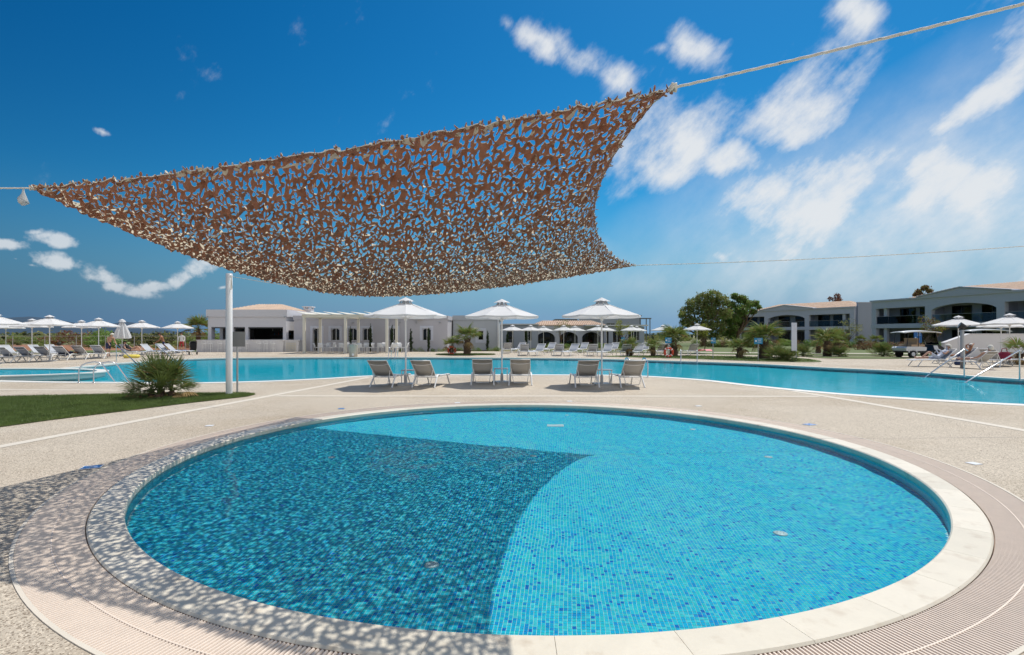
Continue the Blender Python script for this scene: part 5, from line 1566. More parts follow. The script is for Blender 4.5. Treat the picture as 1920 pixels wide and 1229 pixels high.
person('tanned man in red and navy swim shorts stooping behind the parasol pole', tuple(at(307, 40.0)), R(-60), standing(.35, arms=((.1, -.2), (.1, -.2))), 'skin_tan', [(lambda c: .78 < c.z < 1.02 and c.y > -.2, 'cloth_navy'), (lambda c: .55 < c.z <= .78 and abs(c.x) < .2, 'cloth_crimson')], 'hair_dark')
person('man in white T-shirt and red shorts standing by the parasol near the bar', tuple(at(340.5, 45.5)), R(20), standing(.02), 'skin', [(zb(.97, 1.50), 'cloth_white'), (lambda c: .52 < c.z <= .97 and abs(c.x) < .19, 'cloth_red')], 'hair_dark')
L_w = at(250, 37.5)
person('woman in black swimsuit lying on a lounger by the closed parasol', (L_w.x, L_w.y, 0), R(-100), reclining('side', True), 'skin', [(lambda c: -.62 < c.y < -.05 and abs(c.x) < .17, 'cloth_black')], 'hair_dark')
L_d = at(130, 32.0)
person('person in dark crimson top lying on a navy towel under the parasols', (L_d.x, L_d.y, .02), R(0), reclining('side', False), 'skin_tan', [(lambda c: -.64 < c.y < -.3 and abs(c.x) < .18, 'cloth_crimson'), (lambda c: -.3 <= c.y < .1, 'cloth_navy')], 'hair_dark')
rd = person('reader in a white hat and patterned dress on the lounger by the stair rail', tuple(R_reader.location), R_reader.rotation_euler.z, reclining('book', True), 'skin', [(lambda c: -.64 < c.y < .12 and abs(c.x) < .21, 'cloth_print')], 'hair_white', hair_r=1.25)
bk_ = thing('book', 'open book held up by the reader in the white hat', 'book', tuple(R_reader.location), R_reader.rotation_euler.z)
for s in (-1, 1):
    mb = MB(); mb.box((s * .075, -.19, .92), (.15, .012, .2), rot=Matrix.Rotation(R(-18), 3, 'X') @ Matrix.Rotation(s * .25, 3, 'Z')); mb.build('page_block', 'cloth_white', bk_)
person('sunbather with one arm raised behind the head, lying past the reader', tuple(R_arms.location), R_arms.rotation_euler.z, reclining('up', False), 'skin_tan', [(lambda c: -.3 < c.y < -.02 and abs(c.x) < .2, 'cloth_navy')], 'hair_white')
bt = at(1825, 23.8)
person('white-haired person resting on the taupe lounger between the stair rails', (bt.x, bt.y, 0), R(12), reclining('side', False), 'skin', [(lambda c: -.64 < c.y < .0 and abs(c.x) < .2, 'cloth_white')], 'hair_white')

# ================================================================== pushchair
pc = thing('pushchair', 'black pushchair parked at the end of the loungers near the bar', 'pushchair', tuple(at(362, 40.5)), R(35))
mb = MB(); mb.add([(-.2, -.2, .35), (.2, -.2, .35), (.2, .25, .42), (-.2, .25, .42), (-.22, -.32, .95), (.22, -.32, .95), (.22, -.36, .9), (-.22, -.36, .9), (-.2, -.26, .33), (.2, -.26, .33)],
    [(0, 1, 2, 3), (0, 4, 5, 1), (4, 7, 6, 5), (7, 8, 9, 6), (8, 3, 2, 9)]); mb.build('seat', 'cloth_black', pc)
mb = MB(); vs = []
for i in range(7):
    t = -.3 + i * .30
    for k in range(7): a = PI * k / 6; vs.append((.23 * math.cos(a), -.2 + .30 * math.sin(t - .3) * (.6 + .4 * math.sin(a)), .75 + .32 * math.cos(t - .3) * (.5 + .5 * math.sin(a))))
mb.add(vs, [(i * 7 + k, i * 7 + k + 1, i * 7 + k + 8, i * 7 + k + 7) for i in range(6) for k in range(6)], 0, True); mb.build('hood', 'cloth_black', pc)
for s in (-1, 1):
    mb = MB(); mb.tube([(s * .24, .38, .12), (s * .24, 0, .45), (s * .24, -.42, 1.0), (s * .2, -.52, 1.04)], .014, 6); mb.tube([(s * .24, -.34, .12), (s * .24, .05, .5)], .014, 6); mb.build('frame', 'grey_metal', pc)
    for y in (-.34, .38):
        mb = MB(); mb.tube([(s * .26 + .025 * e, y, .12) for e in (-1, 1)], .12, 14); mb.build('wheel', 'rubber', pc)
mb = MB(); mb.tube([(-.2, -.52, 1.04), (.2, -.52, 1.04)], .018, 6); mb.build('handle', 'rubber', pc)

# ================================================================== golf carts
def golf_cart(label, p, rz, scale=1.0):
    root = thing('golf_cart', label, 'golf cart', (p[0], p[1], 0), rz, 'golf carts', scale)
    X = lambda pts: [(a, b) for a, b in pts]
    def sidewise(poly, w, mat, name, parent=root):
        mb = MB(); mb.prism(poly, lambda a, b: (a, -w, b), lambda a, b: (a, w, b)); return mb.build(name, mat, parent)
    sidewise([(-1.35, .34), (1.25, .30), (1.25, .40), (-1.35, .44)], .50, 'black_paint', 'chassis')
    sidewise([(-1.38, .442), (-.05, .442), (.05, .50), (.05, .68), (-.30, .72), (-1.30, .72), (-1.42, .62)], .56, 'cart_white', 'body')
    sidewise([(.62, .402), (1.22, .402), (1.34, .46), (1.28, .64), (.98, .82), (.80, .84), (.74, .60)], .56, 'black_paint', 'front_cowl')
    sidewise([(.06, .402), (.72, .402), (.72, .45), (.06, .45)], .52, 'black_paint', 'foot_well')
    for x, d in ((-.25, 1), (-.75, -1)):
        mb = MB(); mb.box((x, 0, .79), (.46, 1.0, .13)); st_ = mb.build('seat', 'seat_tan', root)
        mb = MB(); mb.box((x - d * .25, 0, 1.06), (.11, 1.0, .40), rot=Matrix.Rotation(-d * .15, 3, 'Y')); mb.build('seat_back', 'seat_tan', st_)
    for s in (-1, 1):
        for x0, z0, x1 in ((.98, .80, .72), (-.48, .72, -.50), (-1.30, .72, -1.18)):
            mb = MB(); mb.tube([(x0, s * .5, z0), (x1, s * .52, 1.66)], .02, 6); mb.build('roof_post', 'black_paint', root)
        for x in (-.92, .92):
            mb = MB(); mb.tube([(x, s * .50 - .09, .235), (x, s * .50 + .09, .235)], .235, 20); w = mb.build('wheel', 'rubber', root)
            mb = MB(); mb.tube([(x, s * .593 - .008, .235), (x, s * .593 + .008, .235)], .13, 14); mb.build('rim', 'cart_white', w)
        mb = MB(); mb.tube([(1.22, s * .36, .58), (1.33, s * .36, .57)], .07, 10); mb.build('headlight', 'cloth_white', root)
        mb = MB(); mb.tube([(.92 + .27 * math.cos(t), s * .52, .30 + .25 * math.sin(t)) for t in np.linspace(.1, PI - .1, 9)], .045, 6); mb.build('wheel_arch', 'cart_white', root)
        mb = MB(); mb.tube([(-.92 + .29 * math.cos(t), s * .54, .30 + .27 * math.sin(t)) for t in np.linspace(.1, PI - .1, 9)], .045, 6); mb.build('wheel_arch', 'cart_white', root)
    mb = MB(); mb.add([(1.0, -.5, .84), (1.0, .5, .84), (.74, .5, 1.62), (.74, -.5, 1.62), (1.012, -.5, .845), (1.012, .5, .845), (.752, .5, 1.625), (.752, -.5, 1.625)], [(3, 2, 1, 0), (4, 5, 6, 7)]); mb.build('windscreen', 'glass_clear', root)
    mb = MB(); mb.tube([(.62, .25, .92), (.86, .25, .74)], .016, 6); mb.tube([(.61 + .06 * math.sin(t), .25 + .15 * math.cos(t), .93 + .12 * math.sin(t)) for t in np.linspace(0, 2 * PI, 15)[:-1]], .014, 6, closed=True); mb.build('steering_wheel', 'black_paint', root)
    n = 14; mb = MB(); vs = []
    for i in range(n + 1):
        t = i / n; x = -1.48 + 2.55 * t; z = 1.66 + .10 * math.sin(PI * t) ** .7
        vs += [(x, -.6, z - .03), (x, 0, z + .02), (x, .6, z - .03), (x, -.6, z - .075), (x, 0, z - .04), (x, .6, z - .075)]
    fs = []
    for i in range(n):
        a = i * 6; fs += [(a, a + 6, a + 7, a + 1), (a + 1, a + 7, a + 8, a + 2), (a + 4, a + 10, a + 9, a + 3), (a + 5, a + 11, a + 10, a + 4), (a, a + 3, a + 9, a + 6), (a + 2, a + 8, a + 11, a + 5)]
    fs += [(0, 1, 4, 3), (1, 2, 5, 4), (n * 6 + 3, n * 6 + 4, n * 6 + 1, n * 6), (n * 6 + 4, n * 6 + 5, n * 6 + 2, n * 6 + 1)]
    mb.add(vs, fs, 0, True); mb.build('roof', 'cart_white', root)
golf_cart('white golf cart with tan seats and black front parked before the apartments', at(1722, 35.6), R(6), 1.04)
golf_cart('golf cart of which only the pale roof rises over the garden wall', at(1852, 39.5), R(-4), 1.12)

# ================================================================== signs, rings, bins, posts
def board_sign(name, label, p, w, z0, z1, mat, post_x=0.0, rz=0.0, lines=True, group=None, post='grey_metal', t=.02):
    root = thing(name, label, 'sign', (p[0], p[1], 0), rz, group)
    mb = MB(); mb.tube([(post_x, .03, 0), (post_x, .03, z1 - .02)], .025, 8); mb.build('post', post, root)
    mb = MB(); mb.box((0, 0, (z0 + z1) / 2), (w, t, z1 - z0)); b = mb.build('board', mat, root)
    if lines:
        mb = MB(); mb.lathe([(.055, 0), (.055, .004)], 12); mb.v = [(x - w * .3, -t / 2 - .002 - z_ * .5, y + (z0 + z1) / 2) for x, y, z_ in mb.v]
        for i, f_ in enumerate((.5, .38, .45)): mb.box((w * .12, -t / 2 - .003, z1 - .07 - i * .09), (w * f_, .003, .022))
        mb.build('print', 'cloth_white', b)
    return root
GS_ = 'small blue information signs by the pool'
for (px, py, lb, w, rz) in ((1253, 672, 'small blue sign above the orange life ring before the palm', .42, .0), (1337.5, 674, 'small blue sign on a thin post under the right of the big tree', .36, .35), (1422, 677, 'wider blue sign on a thin post before the thick-trunked palm', .50, .0), (1168.5, 668, 'small blue sign before the little palm in the lounger row', .30, .3)):
    p = on_deck(px, py); board_sign('information_sign', lb, (p.x, p.y), w, 1.0, 1.36, 'sign_blue', group=GS_, rz=rz)
p = on_deck(1489, 678); board_sign('tall_panel', 'tall narrow white panel standing edgeways beside its post on the grass tip', (p.x, p.y), .36, .62, 2.25, 'wall_pale', .16, R(12), False)
p = at(1721, 40.5); board_sign('totem_sign', 'blue and white board standing behind the golf cart', (p.x, p.y), .62, .9, 1.75, 'sign_mid_blue', 0, 0, True)
p = on_deck(446, 738); board_sign('back_of_sign', 'plain grey back of a square sign on a thin post beside the white pole', (p.x, p.y), .385, 1.235, 1.63, 'board_grey', -.03, 0, False)
def life_ring(p, z, label):
    root = thing('life_ring', label, 'life ring', (p[0], p[1], z), group='orange life rings')
    mb = MB(); mb.tube([(.27 * math.cos(t), 0, .27 * math.sin(t)) for t in np.linspace(0, 2 * PI, 29)[:-1]], .075, 10, closed=True); mb.build('ring', 'life_ring', root)
    for k in range(4):
        a = k * PI / 2 + .78; mb = MB(); c = Vector((.27 * math.cos(a), 0, .27 * math.sin(a))); tg = Vector((-math.sin(a), 0, math.cos(a)))
        mb.tube([c - tg * .03, c + tg * .03], .079, 10); mb.build('band', 'cloth_white', root)
    mb = MB(); mb.tube([(0, .06, -z), (0, .06, .1)], .02, 6); mb.build('stand', 'grey_metal', root)
p = on_deck(847, 666); life_ring((p.x, p.y), .35, 'orange life ring at the foot of the small palm by the white building')
p = on_deck(1252.6, 671.6); life_ring((p.x, p.y - .15), .38, 'orange life ring hung on the sign post before the palm across the pool')
p = on_deck(662.5, 669.5)
bn = thing('litter_bin', 'round concrete litter bin with dark top at the far pool edge', 'bin', (p.x, p.y, 0))
mb = MB(); mb.lathe([(.26, 0), (.275, .02), (.33, .80), (.33, .84)], 22); mb.build('body', 'concrete', bn)
mb = MB(); mb.lathe([(.335, .842), (.30, .90), (.12, .93)], 22); mb.build('lid', 'board_grey', bn)
mb = MB(); mb.box((.06, -.29, .16), (.15, .04, .16)); mb.build('plate', 'cloth_white', bn)
p = on_deck(1804, 690)
sp = thing('spotlight_post', 'grey post with black spotlight head beside the parasols', 'lamp post', (p.x, p.y, 0))
mb = MB(); mb.lathe([(.075, 0), (.075, 1.75), (.06, 1.78)], 14); mb.build('post', 'grey_metal', sp)
mb = MB(); mb.tube([(-.10, .05, 2.0), (.02, -.02, 1.93), (.14, -.06, 1.90)], [.16, .13, .06], 12); mb.build('lamp_head', 'black_paint', sp)
mb = MB(); mb.tube([(0, 0, 1.76), (0, 0, 1.92)], .03, 8); mb.tube([(.1, -.05, 1.88), (.3, -.1, 1.98)], .02, 6); mb.build('bracket', 'black_paint', sp)
# field fence
fe = thing('field_fence', 'thin wire fence on posts between the terrace and the field', 'fence', (-60, 50, 0))
fpts = [(0, 0), (8, .8), (16, 2.5), (24, 3.6), (31, 3.6)]
for a, b in zip(fpts[:-1], fpts[1:]):
    for k in range(3):
        t = k / 3; mb = MB(); mb.tube([(a[0] + (b[0] - a[0]) * t, a[1] + (b[1] - a[1]) * t, 0), (a[0] + (b[0] - a[0]) * t, a[1] + (b[1] - a[1]) * t, 1.45)], .035, 6); mb.build('post', 'grey_metal', fe)
for z in (.5, 1.0, 1.4):
    mb = MB(); mb.tube([(x, y, z) for x, y in fpts], .018 if z > 1.3 else .008, 5); mb.build('rail', 'grey_metal', fe)

# ================================================================== pool rails
def ladder(label, a, b, d, h_=.68, reach=.85):
    """two hooped rails: a, b deck feet, d the way over the water"""
    root = thing('pool_ladder', label, 'pool ladder', (a[0], a[1], 0), group='chrome pool ladders')
    d = Vector((d[0], d[1], 0)).normalized()
    for q in (a, b):
        o = Vector((q[0] - a[0], q[1] - a[1], 0))
        pts = [o + Vector((0, 0, -.02)), o + Vector((0, 0, h_ * .62)), o + d * .06 + Vector((0, 0, h_ * .82)), o + d * .18 + Vector((0, 0, h_ * .95)), o + d * .38 + Vector((0, 0, h_)), o + d * .52 + Vector((0, 0, h_ * .96)), o + d * .60 + Vector((0, 0, h_ * .86)), o + d * reach + Vector((0, 0, -.06)), o + d * (reach + .02) + Vector((0, 0, -.75))]
        mb = MB(); mb.tube(pts, .022, 10); mb.build('rail', 'chrome', root)
        mb = MB(); mb.lathe([(.05, .0), (.05, .012), (.028, .02)], 14, tuple(o)); mb.build('flange', 'chrome', root)
    o2 = Vector((b[0] - a[0], b[1] - a[1], 0))
    for z in (-.2, -.45, -.7):
        mb = MB(); mb.tube([d * (reach + .005) + Vector((0, 0, z)), o2 + d * (reach + .005) + Vector((0, 0, z))], .03, 8); mb.build('tread', 'chrome', root)
ladder('chrome pool ladder beside the dwarf palm and the whirlpool tip', (-13.95, 16.75), (-13.45, 16.72), (.85, .55), .66, .95)
ladder('chrome pool ladder at the peninsula beside the last grey lounger', (4.95, 18.95), (4.35, 19.15), (-.10, 1))
ladder('chrome pool ladder at the far edge below the orange life ring', (10.0, 30.75), (10.75, 30.2), (-.35, -1))
ladder('chrome pool ladder at the far edge before the pergola', (-8.35, 35.95), (-7.9, 35.95), (0, -1))
def handrail(label, top, foot, h_=.95):
    root = thing('stair_handrail', label, 'handrail', (top[0], top[1], 0), group='stair handrails of the big pool')
    f = Vector((foot[0] - top[0], foot[1] - top[1], 0))
    mb = MB(); mb.tube([(0, 0, 0), (0, 0, h_)], .024, 10); mb.build('post', 'chrome', root)
    mb = MB(); mb.tube([-f.normalized() * .12 + Vector((0, 0, h_ - .04)), -f.normalized() * .04 + Vector((0, 0, h_ + .02)), Vector((0, 0, h_ + .02)), f + Vector((0, 0, -.10)), f * 1.12 + Vector((0, 0, -.3))], .021, 10); mb.build('rail', 'chrome', root)
    mb = MB(); mb.lathe([(.05, .0), (.05, .012), (.03, .02)], 14); mb.build('flange', 'chrome', root)
handrail('steel stair rail nearer the reader, sloping down into the big pool', at(1808, 19.1), at(1729, 19.3), 1.0)
handrail('steel stair rail at the picture edge, sloping down into the big pool', at(1912, 17.7), at(1806, 17.5), 1.0)
handrail('thin steel stair rail beyond the hooped ladder, before the closed parasol', at(218, 29.6), at(262, 27.2), .95)
handrail('thin steel stair rail rising behind the dwarf palm', at(292, 34.0), at(330, 31.6), .95)

# ================================================================== deck fittings
deck_o = bpy.data.objects['deck']
def plate(px, py, w, l, mat, rz=0.0):
    p = on_deck(px, py); mb = MB(); mb.box((0, 0, .004), (w, l, .005)); o = mb.build('marker_tile', mat, deck_o, (p.x, p.y, .001)); o.rotation_euler = (0, 0, rz); return o
for px, py, mat in ((393, 799, 'plastic_white'), (1826, 870, 'plastic_white'), (640, 767, 'enamel_blue'), (1068, 753, 'plastic_white'), (1310, 762, 'plastic_white'), (858, 756, 'plastic_white')): plate(px, py, .12, .12, mat, .2)
for px, py in ((172, 877), (1518, 797)):
    o = plate(px, py, .20, .16, 'plastic_white', .4); mb = MB(); mb.box((0, 0, .0075), (.17, .13, .003)); mb.build('enamel', 'enamel_blue', o)
    mb = MB(); mb.box((-.03, .02, .0095), (.06, .02, .002)); mb.box((.02, -.025, .0095), (.08, .02, .002)); mb.build('print', 'plastic_white', o)
def drain(x0, y0, x1, y1, n, w=.16):
    a, b = Vector((x0, y0, 0)), Vector((x1, y1, 0)); d = (b - a) / n; u = d.normalized(); s = Vector((-u.y, u.x, 0))
    mb = MB()
    rz = math.atan2(u.y, u.x)
    for i in range(n): mb.box(tuple(a + d * (i + .5) + Vector((0, 0, .006))), (d.length * .55, w, .006), rz)
    o = mb.build('drain_grille', 'cream_paint', deck_o); tag(o, kind='stuff')
    mb = MB(); mb.box(tuple((a + b) / 2 + Vector((0, 0, .0025))), ((b - a).length, w, .003), rz); mb.build('drain_channel', 'gutter', deck_o)
drain(-.35, 12.05, .55, 12.05, 26, .10)
drain(8.75, 12.85, 10.35, 11.72, 50, .13)
# ================================================================== palms
def fan_leaf_mesh(name, petiole, blades, length, width, spread, droop, mats, seed):
    """fan leaf: petiole along +Y, folded blades fanned from its end"""
    g = np.random.default_rng(seed); mb = MB()
    mb.tube([(0, 0, 0), (0, petiole * .5, .03 * petiole), (0, petiole, 0)], [.014, .011, .008], 5, mi=1, caps=False)
    for k in range(blades):
        a = R(-spread + 2 * spread * k / (blades - 1)) + g.normal(0, .03)
        L = length * (0.72 + .28 * math.cos(a * .75)) * g.uniform(.9, 1.08)
        d = Vector((math.sin(a), math.cos(a), 0)); s = Vector((math.cos(a), -math.sin(a), 0)); c = Vector((0, petiole, 0))
        z = lambda t: -droop * L * t * t + .10 * L * t * (1 - t)
        w = width
        pts = []
        for t, ww in ((0.05, .25), (.45, 1.0), (.78, .55)):
            q = c + d * L * t + Vector((0, 0, z(t))); pts.append((q - s * w * ww + Vector((0, 0, w * .7 * ww)), q, q + s * w * ww + Vector((0, 0, w * .7 * ww))))
        tip = c + d * L + Vector((g.normal(0, .02) * L, 0, z(1.0)))
        vs = [p for tr in pts for p in tr] + [tip]
        mi = 0 if g.random() > .10 else 2
        mb.add(vs, [(0, 1, 4, 3), (1, 2, 5, 4), (3, 4, 7, 6), (4, 5, 8, 7), (6, 7, 9), (7, 8, 9)], mi)
    o = mb.build(name, mats); me = o.data; bpy.data.objects.remove(o); return me
LEAF_G = [fan_leaf_mesh('leaf', .58, 18, .66, .028, 95, .42, ['palm_leaf', 'palm_leaf', 'palm_dry'], s) for s in (1, 2)]
LEAF_D = fan_leaf_mesh('leaf', .45, 18, .50, .022, 110, .75, ['palm_dry', 'palm_dry', 'palm_dry'], 3)
def palm(label, p, trunk_h, crown, n=22, trunk_r=.22, group='fan palms round the pool', dry=.15, seed=0, name='fan_palm', trunk=True, z=0.0):
    root = thing(name, label, 'palm', (p[0], p[1], z), random.uniform(0, 6), group)
    g = np.random.default_rng(seed + 100)
    mb = MB(); rings = 9
    mb.tube([(0, 0, -.05 + (trunk_h + .1) * i / rings) for i in range(rings + 1)], [trunk_r * .8 * (1.05 - .45 * i / rings + .07 * (i % 2)) for i in range(rings + 1)], 12)
    for i in range(int(46 * trunk_h) + 14):                       # old leaf boots
        zz = g.uniform(.02, trunk_h); a = g.uniform(0, 6.28); r0 = trunk_r * (1 - .28 * zz / max(trunk_h, .1)); d = Vector((math.cos(a), math.sin(a), 0)); s = Vector((-math.sin(a), math.cos(a), 0))
        b0 = d * r0 * .72 + Vector((0, 0, zz)); L = g.uniform(.08, .20)
        mb.add([b0 - s * .035, b0 + s * .035, b0 + d * L * .7 + Vector((0, 0, L)) + s * .02, b0 + d * L * .7 + Vector((0, 0, L)) - s * .02, b0 + d * .03 + Vector((0, 0, -.03))], [(0, 1, 2, 3), (4, 0, 3), (1, 4, 2), (4, 3, 2)])
    mb.build('trunk', 'palm_boot', root)
    n = max(11, int(n * .9))
    for k in range(n):
        t = k / n; el = R(84 - (92 if t < 1 - dry else 120) * t + g.normal(0, 8)); az = k * 2.39996 + g.normal(0, .15)
        old = t > 1 - dry
        o = link('leaf', LEAF_D if old else LEAF_G[k % 2], root)
        o.location = (0, 0, trunk_h); s = crown * g.uniform(.88, 1.1) * (.7 if t < .1 else 1) 
        o.scale = (s, s, s)
        o.rotation_euler = (Matrix.Rotation(az, 3, 'Z') @ Matrix.Rotation(el, 3, 'X') @ Matrix.Rotation(g.normal(0, .25), 3, 'Y')).to_euler()
    return root
def palm_at(label, px, d, base_y, trunk_top_y, crown_px, **kw):
    """from a bearing, distance, and measured pixel sizes"""
    k = d / 975.0; th = EYE - (trunk_top_y - 628) * k
    return palm(label, at(px, d), max(th, .15), crown_px * k / 1.1 * .88, **kw)
palm_at('large fan palm with shaggy brown trunk on the small island by the white building', 876, 39.6, 666, 636, 34, trunk_r=.34, seed=1, n=26)
palm_at('small pale fan palm beside the orange life ring by the white building', 846, 40.0, 665, 650, 23, trunk_r=.25, seed=2, n=20, dry=.35)
palm_at('fan palm behind the blue sign and life ring across the pool', 1263, 37.5, 669, 640, 38, trunk_r=.36, seed=3, n=22)
palm_at('tiny fan palm at the lounger row end nearer the big tree', 1224, 37.0, 668, 652, 22, trunk_r=.2, seed=4, n=16)
palm_at('small fan palm behind the blue sign of the lounger row', 1180, 37.6, 668, 653, 25, trunk_r=.28, seed=5, n=18)
palm_at('middle-sized fan palm between the two blue signs on the long island', 1387, 34.5, 669, 653, 30, trunk_r=.27, seed=6, n=18, dry=.3)
palm_at('big fan palm with thick dark trunk behind the wider blue sign', 1433, 33.5, 671, 640, 46, trunk_r=.40, seed=7, n=26)
palm_at('little fan palm on the lawn before the far apartments', 1534, 44, 662, 650, 18, trunk_r=.25, seed=8, n=16)
palm_at('fan palm with dark trunk on the lawn before the gap of the apartments', 1551, 37.5, 667, 641, 34, trunk_r=.33, seed=9, n=20)
palm_at('fan palm standing just behind another before the end wall', 1569, 42, 664, 643, 32, trunk_r=.32, seed=10, n=20, dry=.3)
palm_at('palm with yellowing leaves cut by the picture edge before the garden wall', 1912, 27.0, 690, 665, 40, trunk_r=.2, seed=11, n=12, dry=.5)
palm_at('tall fan palm rising behind the last parasol beside the bar', 372, 58, 655, 618, 30, trunk_r=.35, seed=12, n=26, dry=.1)
palm_at('young fan palm before the near apartments', 1641, 60, 655, 640, 16, trunk_r=.3, seed=13, n=16)
palm_at('young fan palm in the hedge beside the end wall', 1612, 62, 655, 640, 15, trunk_r=.3, seed=14, n=16)
# dwarf fan palm on the near lawn: many leaves from several short stems
LEAF_N = [fan_leaf_mesh('leaf', .42, 16, .50, .0125, 72, .06, ['dwarf_leaf', 'dwarf_leaf', 'palm_dry'], 40 + s) for s in range(3)]
dp = thing('dwarf_palm', 'bushy dwarf fan palm with stiff spiky leaves on the near lawn', 'palm', (-8.62, 12.75, 0.01))
mb = MB()
g = np.random.default_rng(77)
stems = [(0, 0, .20), (-.25, .05, .13), (.22, .08, .15), (.05, -.16, .10), (-.1, .2, .15)]
for x, y, hh in stems: mb.tube([(x, y, -.03), (x, y, hh)], [.085, .065], 9)
mb.build('stem', 'palm_boot', dp)
for k in range(60):
    x, y, hh = stems[k % 5]; t = (k // 5) / 12.0
    el = R(86 - 88 * t + g.normal(0, 8)); az = k * 2.39996 + g.normal(0, .3)
    o = link('leaf', LEAF_N[k % 3], dp); o.location = (x, y, hh)
    s = .84 * g.uniform(.85, 1.12) * (1.28 - .38 * t); o.scale = (s, s, s)
    o.rotation_euler = (Matrix.Rotation(az, 3, 'Z') @ Matrix.Rotation(el, 3, 'X') @ Matrix.Rotation(g.normal(0, .5), 3, 'Y')).to_euler()
for k in range(9):
    o = link('leaf', LEAF_D, dp); x, y, hh = stems[k % 5]; o.location = (x, y, hh * .6); s = g.uniform(.6, .8); o.scale = (s, s, s)
    o.rotation_euler = (Matrix.Rotation(k * 2.4, 3, 'Z') @ Matrix.Rotation(R(g.uniform(-12, 10)), 3, 'X')).to_euler()
# spiky low clumps on the islands
def spiky(label, p, r, seed, leaf='LEAF', group='spiky palm bushes on the grass'):
    root = thing('palm_bush', label, 'bush', (p[0], p[1], 0), group=group); g = np.random.default_rng(seed)
    mb = MB(); mb.tube([(0, 0, -.03), (0, 0, .12)], [.1, .08], 8); mb.build('stem', 'palm_boot', root)
    for k in range(40):
        t = k / 40; o = link('leaf', LEAF_N[k % 3] if k % 6 else LEAF_G[0], root); s = r * g.uniform(.85, 1.1) / .9 * (1 if k % 6 else .75); o.scale = (s, s, s); o.location = (g.normal(0, .15) * r, g.normal(0, .15) * r, .1)
        o.rotation_euler = (Matrix.Rotation(k * 2.4, 3, 'Z') @ Matrix.Rotation(R(82 - 90 * t), 3, 'X')).to_euler()
spiky('large spiky palm bush between the wide blue sign and the tall panel', at(1458, 31.2), .95, 1)
spiky('second spiky palm bush touching the tall panel on the grass tip', at(1478, 30.6), .75, 2)
spiky('round yellow-green bush on the lawn right of the tall panel', at(1506, 37.0), .85, 3)
spiky('low bush below the palm pair before the end wall', at(1574, 36.5), .75, 4)
spiky('broad light green bush left of the golf cart', at(1655, 37.0), 1.0, 5)
spiky('small bush in the lounger row at the grass island', at(1110, 46.5), .5, 6)

# ================================================================== cypresses, trees, shrubs
def cypress(label, px, d, base_y, top_y, w, seed):
    k = d / 975.0; hgt = EYE - (top_y - 628) * k; p = at(px, d)
    root = thing('cypress', label, 'cypress', (p.x, p.y, 0), group='slim cypresses along the white walls')
    mb = MB(); mb.tube([(0, 0, -.05), (0, 0, hgt * .6)], [.04, .02], 6); mb.build('trunk', 'bark', root)
    g = np.random.default_rng(seed); zs = np.linspace(.12, hgt, 16)
    rs_ = [max(.03, w * math.sin(PI * min(1, (.12 + .88 * z / hgt))) ** .55 * g.uniform(.8, 1.12)) for z in zs]
    q, f = leaf_quads([(g.normal(0, .02), g.normal(0, .02), z - r_ * .3) for z, r_ in zip(zs, rs_)], [(r_, r_, hgt / 16 * .9) for r_ in rs_], 1500, .045, seed, shell=.35)
    tag(np_mesh('crown', q, f, 'dark_leaf', parent=root), kind='stuff')
for i, (px, d, by_, ty_, w, lb) in enumerate(((657, 47.5, 660, 613, .13, 'slim cypress behind the bin at the third window'), (695, 47.5, 660, 609, .15, 'slim cypress between two windows under the pergola'), (735, 47.5, 660, 611, .15, 'slim cypress behind the last pergola post'),
        (770.5, 47.2, 660, 617, .14, 'free-standing slim cypress just right of the parasol pole'), (803.5, 47.2, 660, 616, .14, 'slim cypress in front of the single recessed window'), (914, 51, 657, 621, .14, 'slim cypress beside the small framed window'),
        (951, 58, 655, 622, .18, 'dark cypress before the blue-grey wall'), (987, 58, 655, 615, .18, 'dark cypress by the end of the blue-grey wall'))):
    cypress(lb, px, d, by_, ty_, w, 50 + i)
def clumps_px(pts, d):
    """clump list from measured silhouette points: (px, py, radius_px) at distance d, relative to the tree's base bearing"""
    g = np.random.default_rng(len(pts)); out = []
    for px, py, r in pts:
        p = at(px, d, py=py); out.append((p.x, g.uniform(-1, 1) * r * d / 975 * .8, p.z, r * d / 975))
    return out
def big_tree(label, px, d, pts, leaf, count, seed, size=.16):
    cl = clumps_px(pts, d); b = at(px, d)
    cl = [(x - b.x, y, z, r) for x, y, z, r in cl]
    return tree('broadleaf_tree', label, 'tree', (b.x, b.y, 0), 5.0, cl, leaf, count, size, seed, trunk_r=.32)
big_tree('large dense dark olive-green tree with rounded crown beside the apartments', 1318, 74, [(1290, 585, 15), (1283, 605, 12), (1300, 570, 16), (1315, 560, 15), (1335, 556, 16), (1352, 565, 16), (1320, 585, 20), (1342, 590, 20), (1300, 605, 18), (1322, 612, 18), (1345, 614, 16), (1361, 588, 15), (1277, 592, 9), (1278, 618, 8), (1333, 572, 18), (1310, 626, 12), (1340, 630, 11)], ['olive_leaf', 'olive_leaf', 'green_leaf', 'olive_leaf'], 12500, 61, .15)
big_tree('lighter open-crowned tree leaning toward the apartments', 1384, 78, [(1378, 556, 8), (1390, 562, 11), (1400, 572, 10), (1415, 570, 8), (1372, 572, 10), (1385, 582, 13), (1396, 590, 9), (1414, 584, 8), (1374, 598, 11), (1388, 604, 10), (1372, 616, 10), (1376, 630, 9), (1422, 577, 5), (1364, 604, 12), (1362, 622, 11), (1370, 586, 11)], ['green_leaf', 'olive_leaf', 'green_leaf'], 11000, 62)
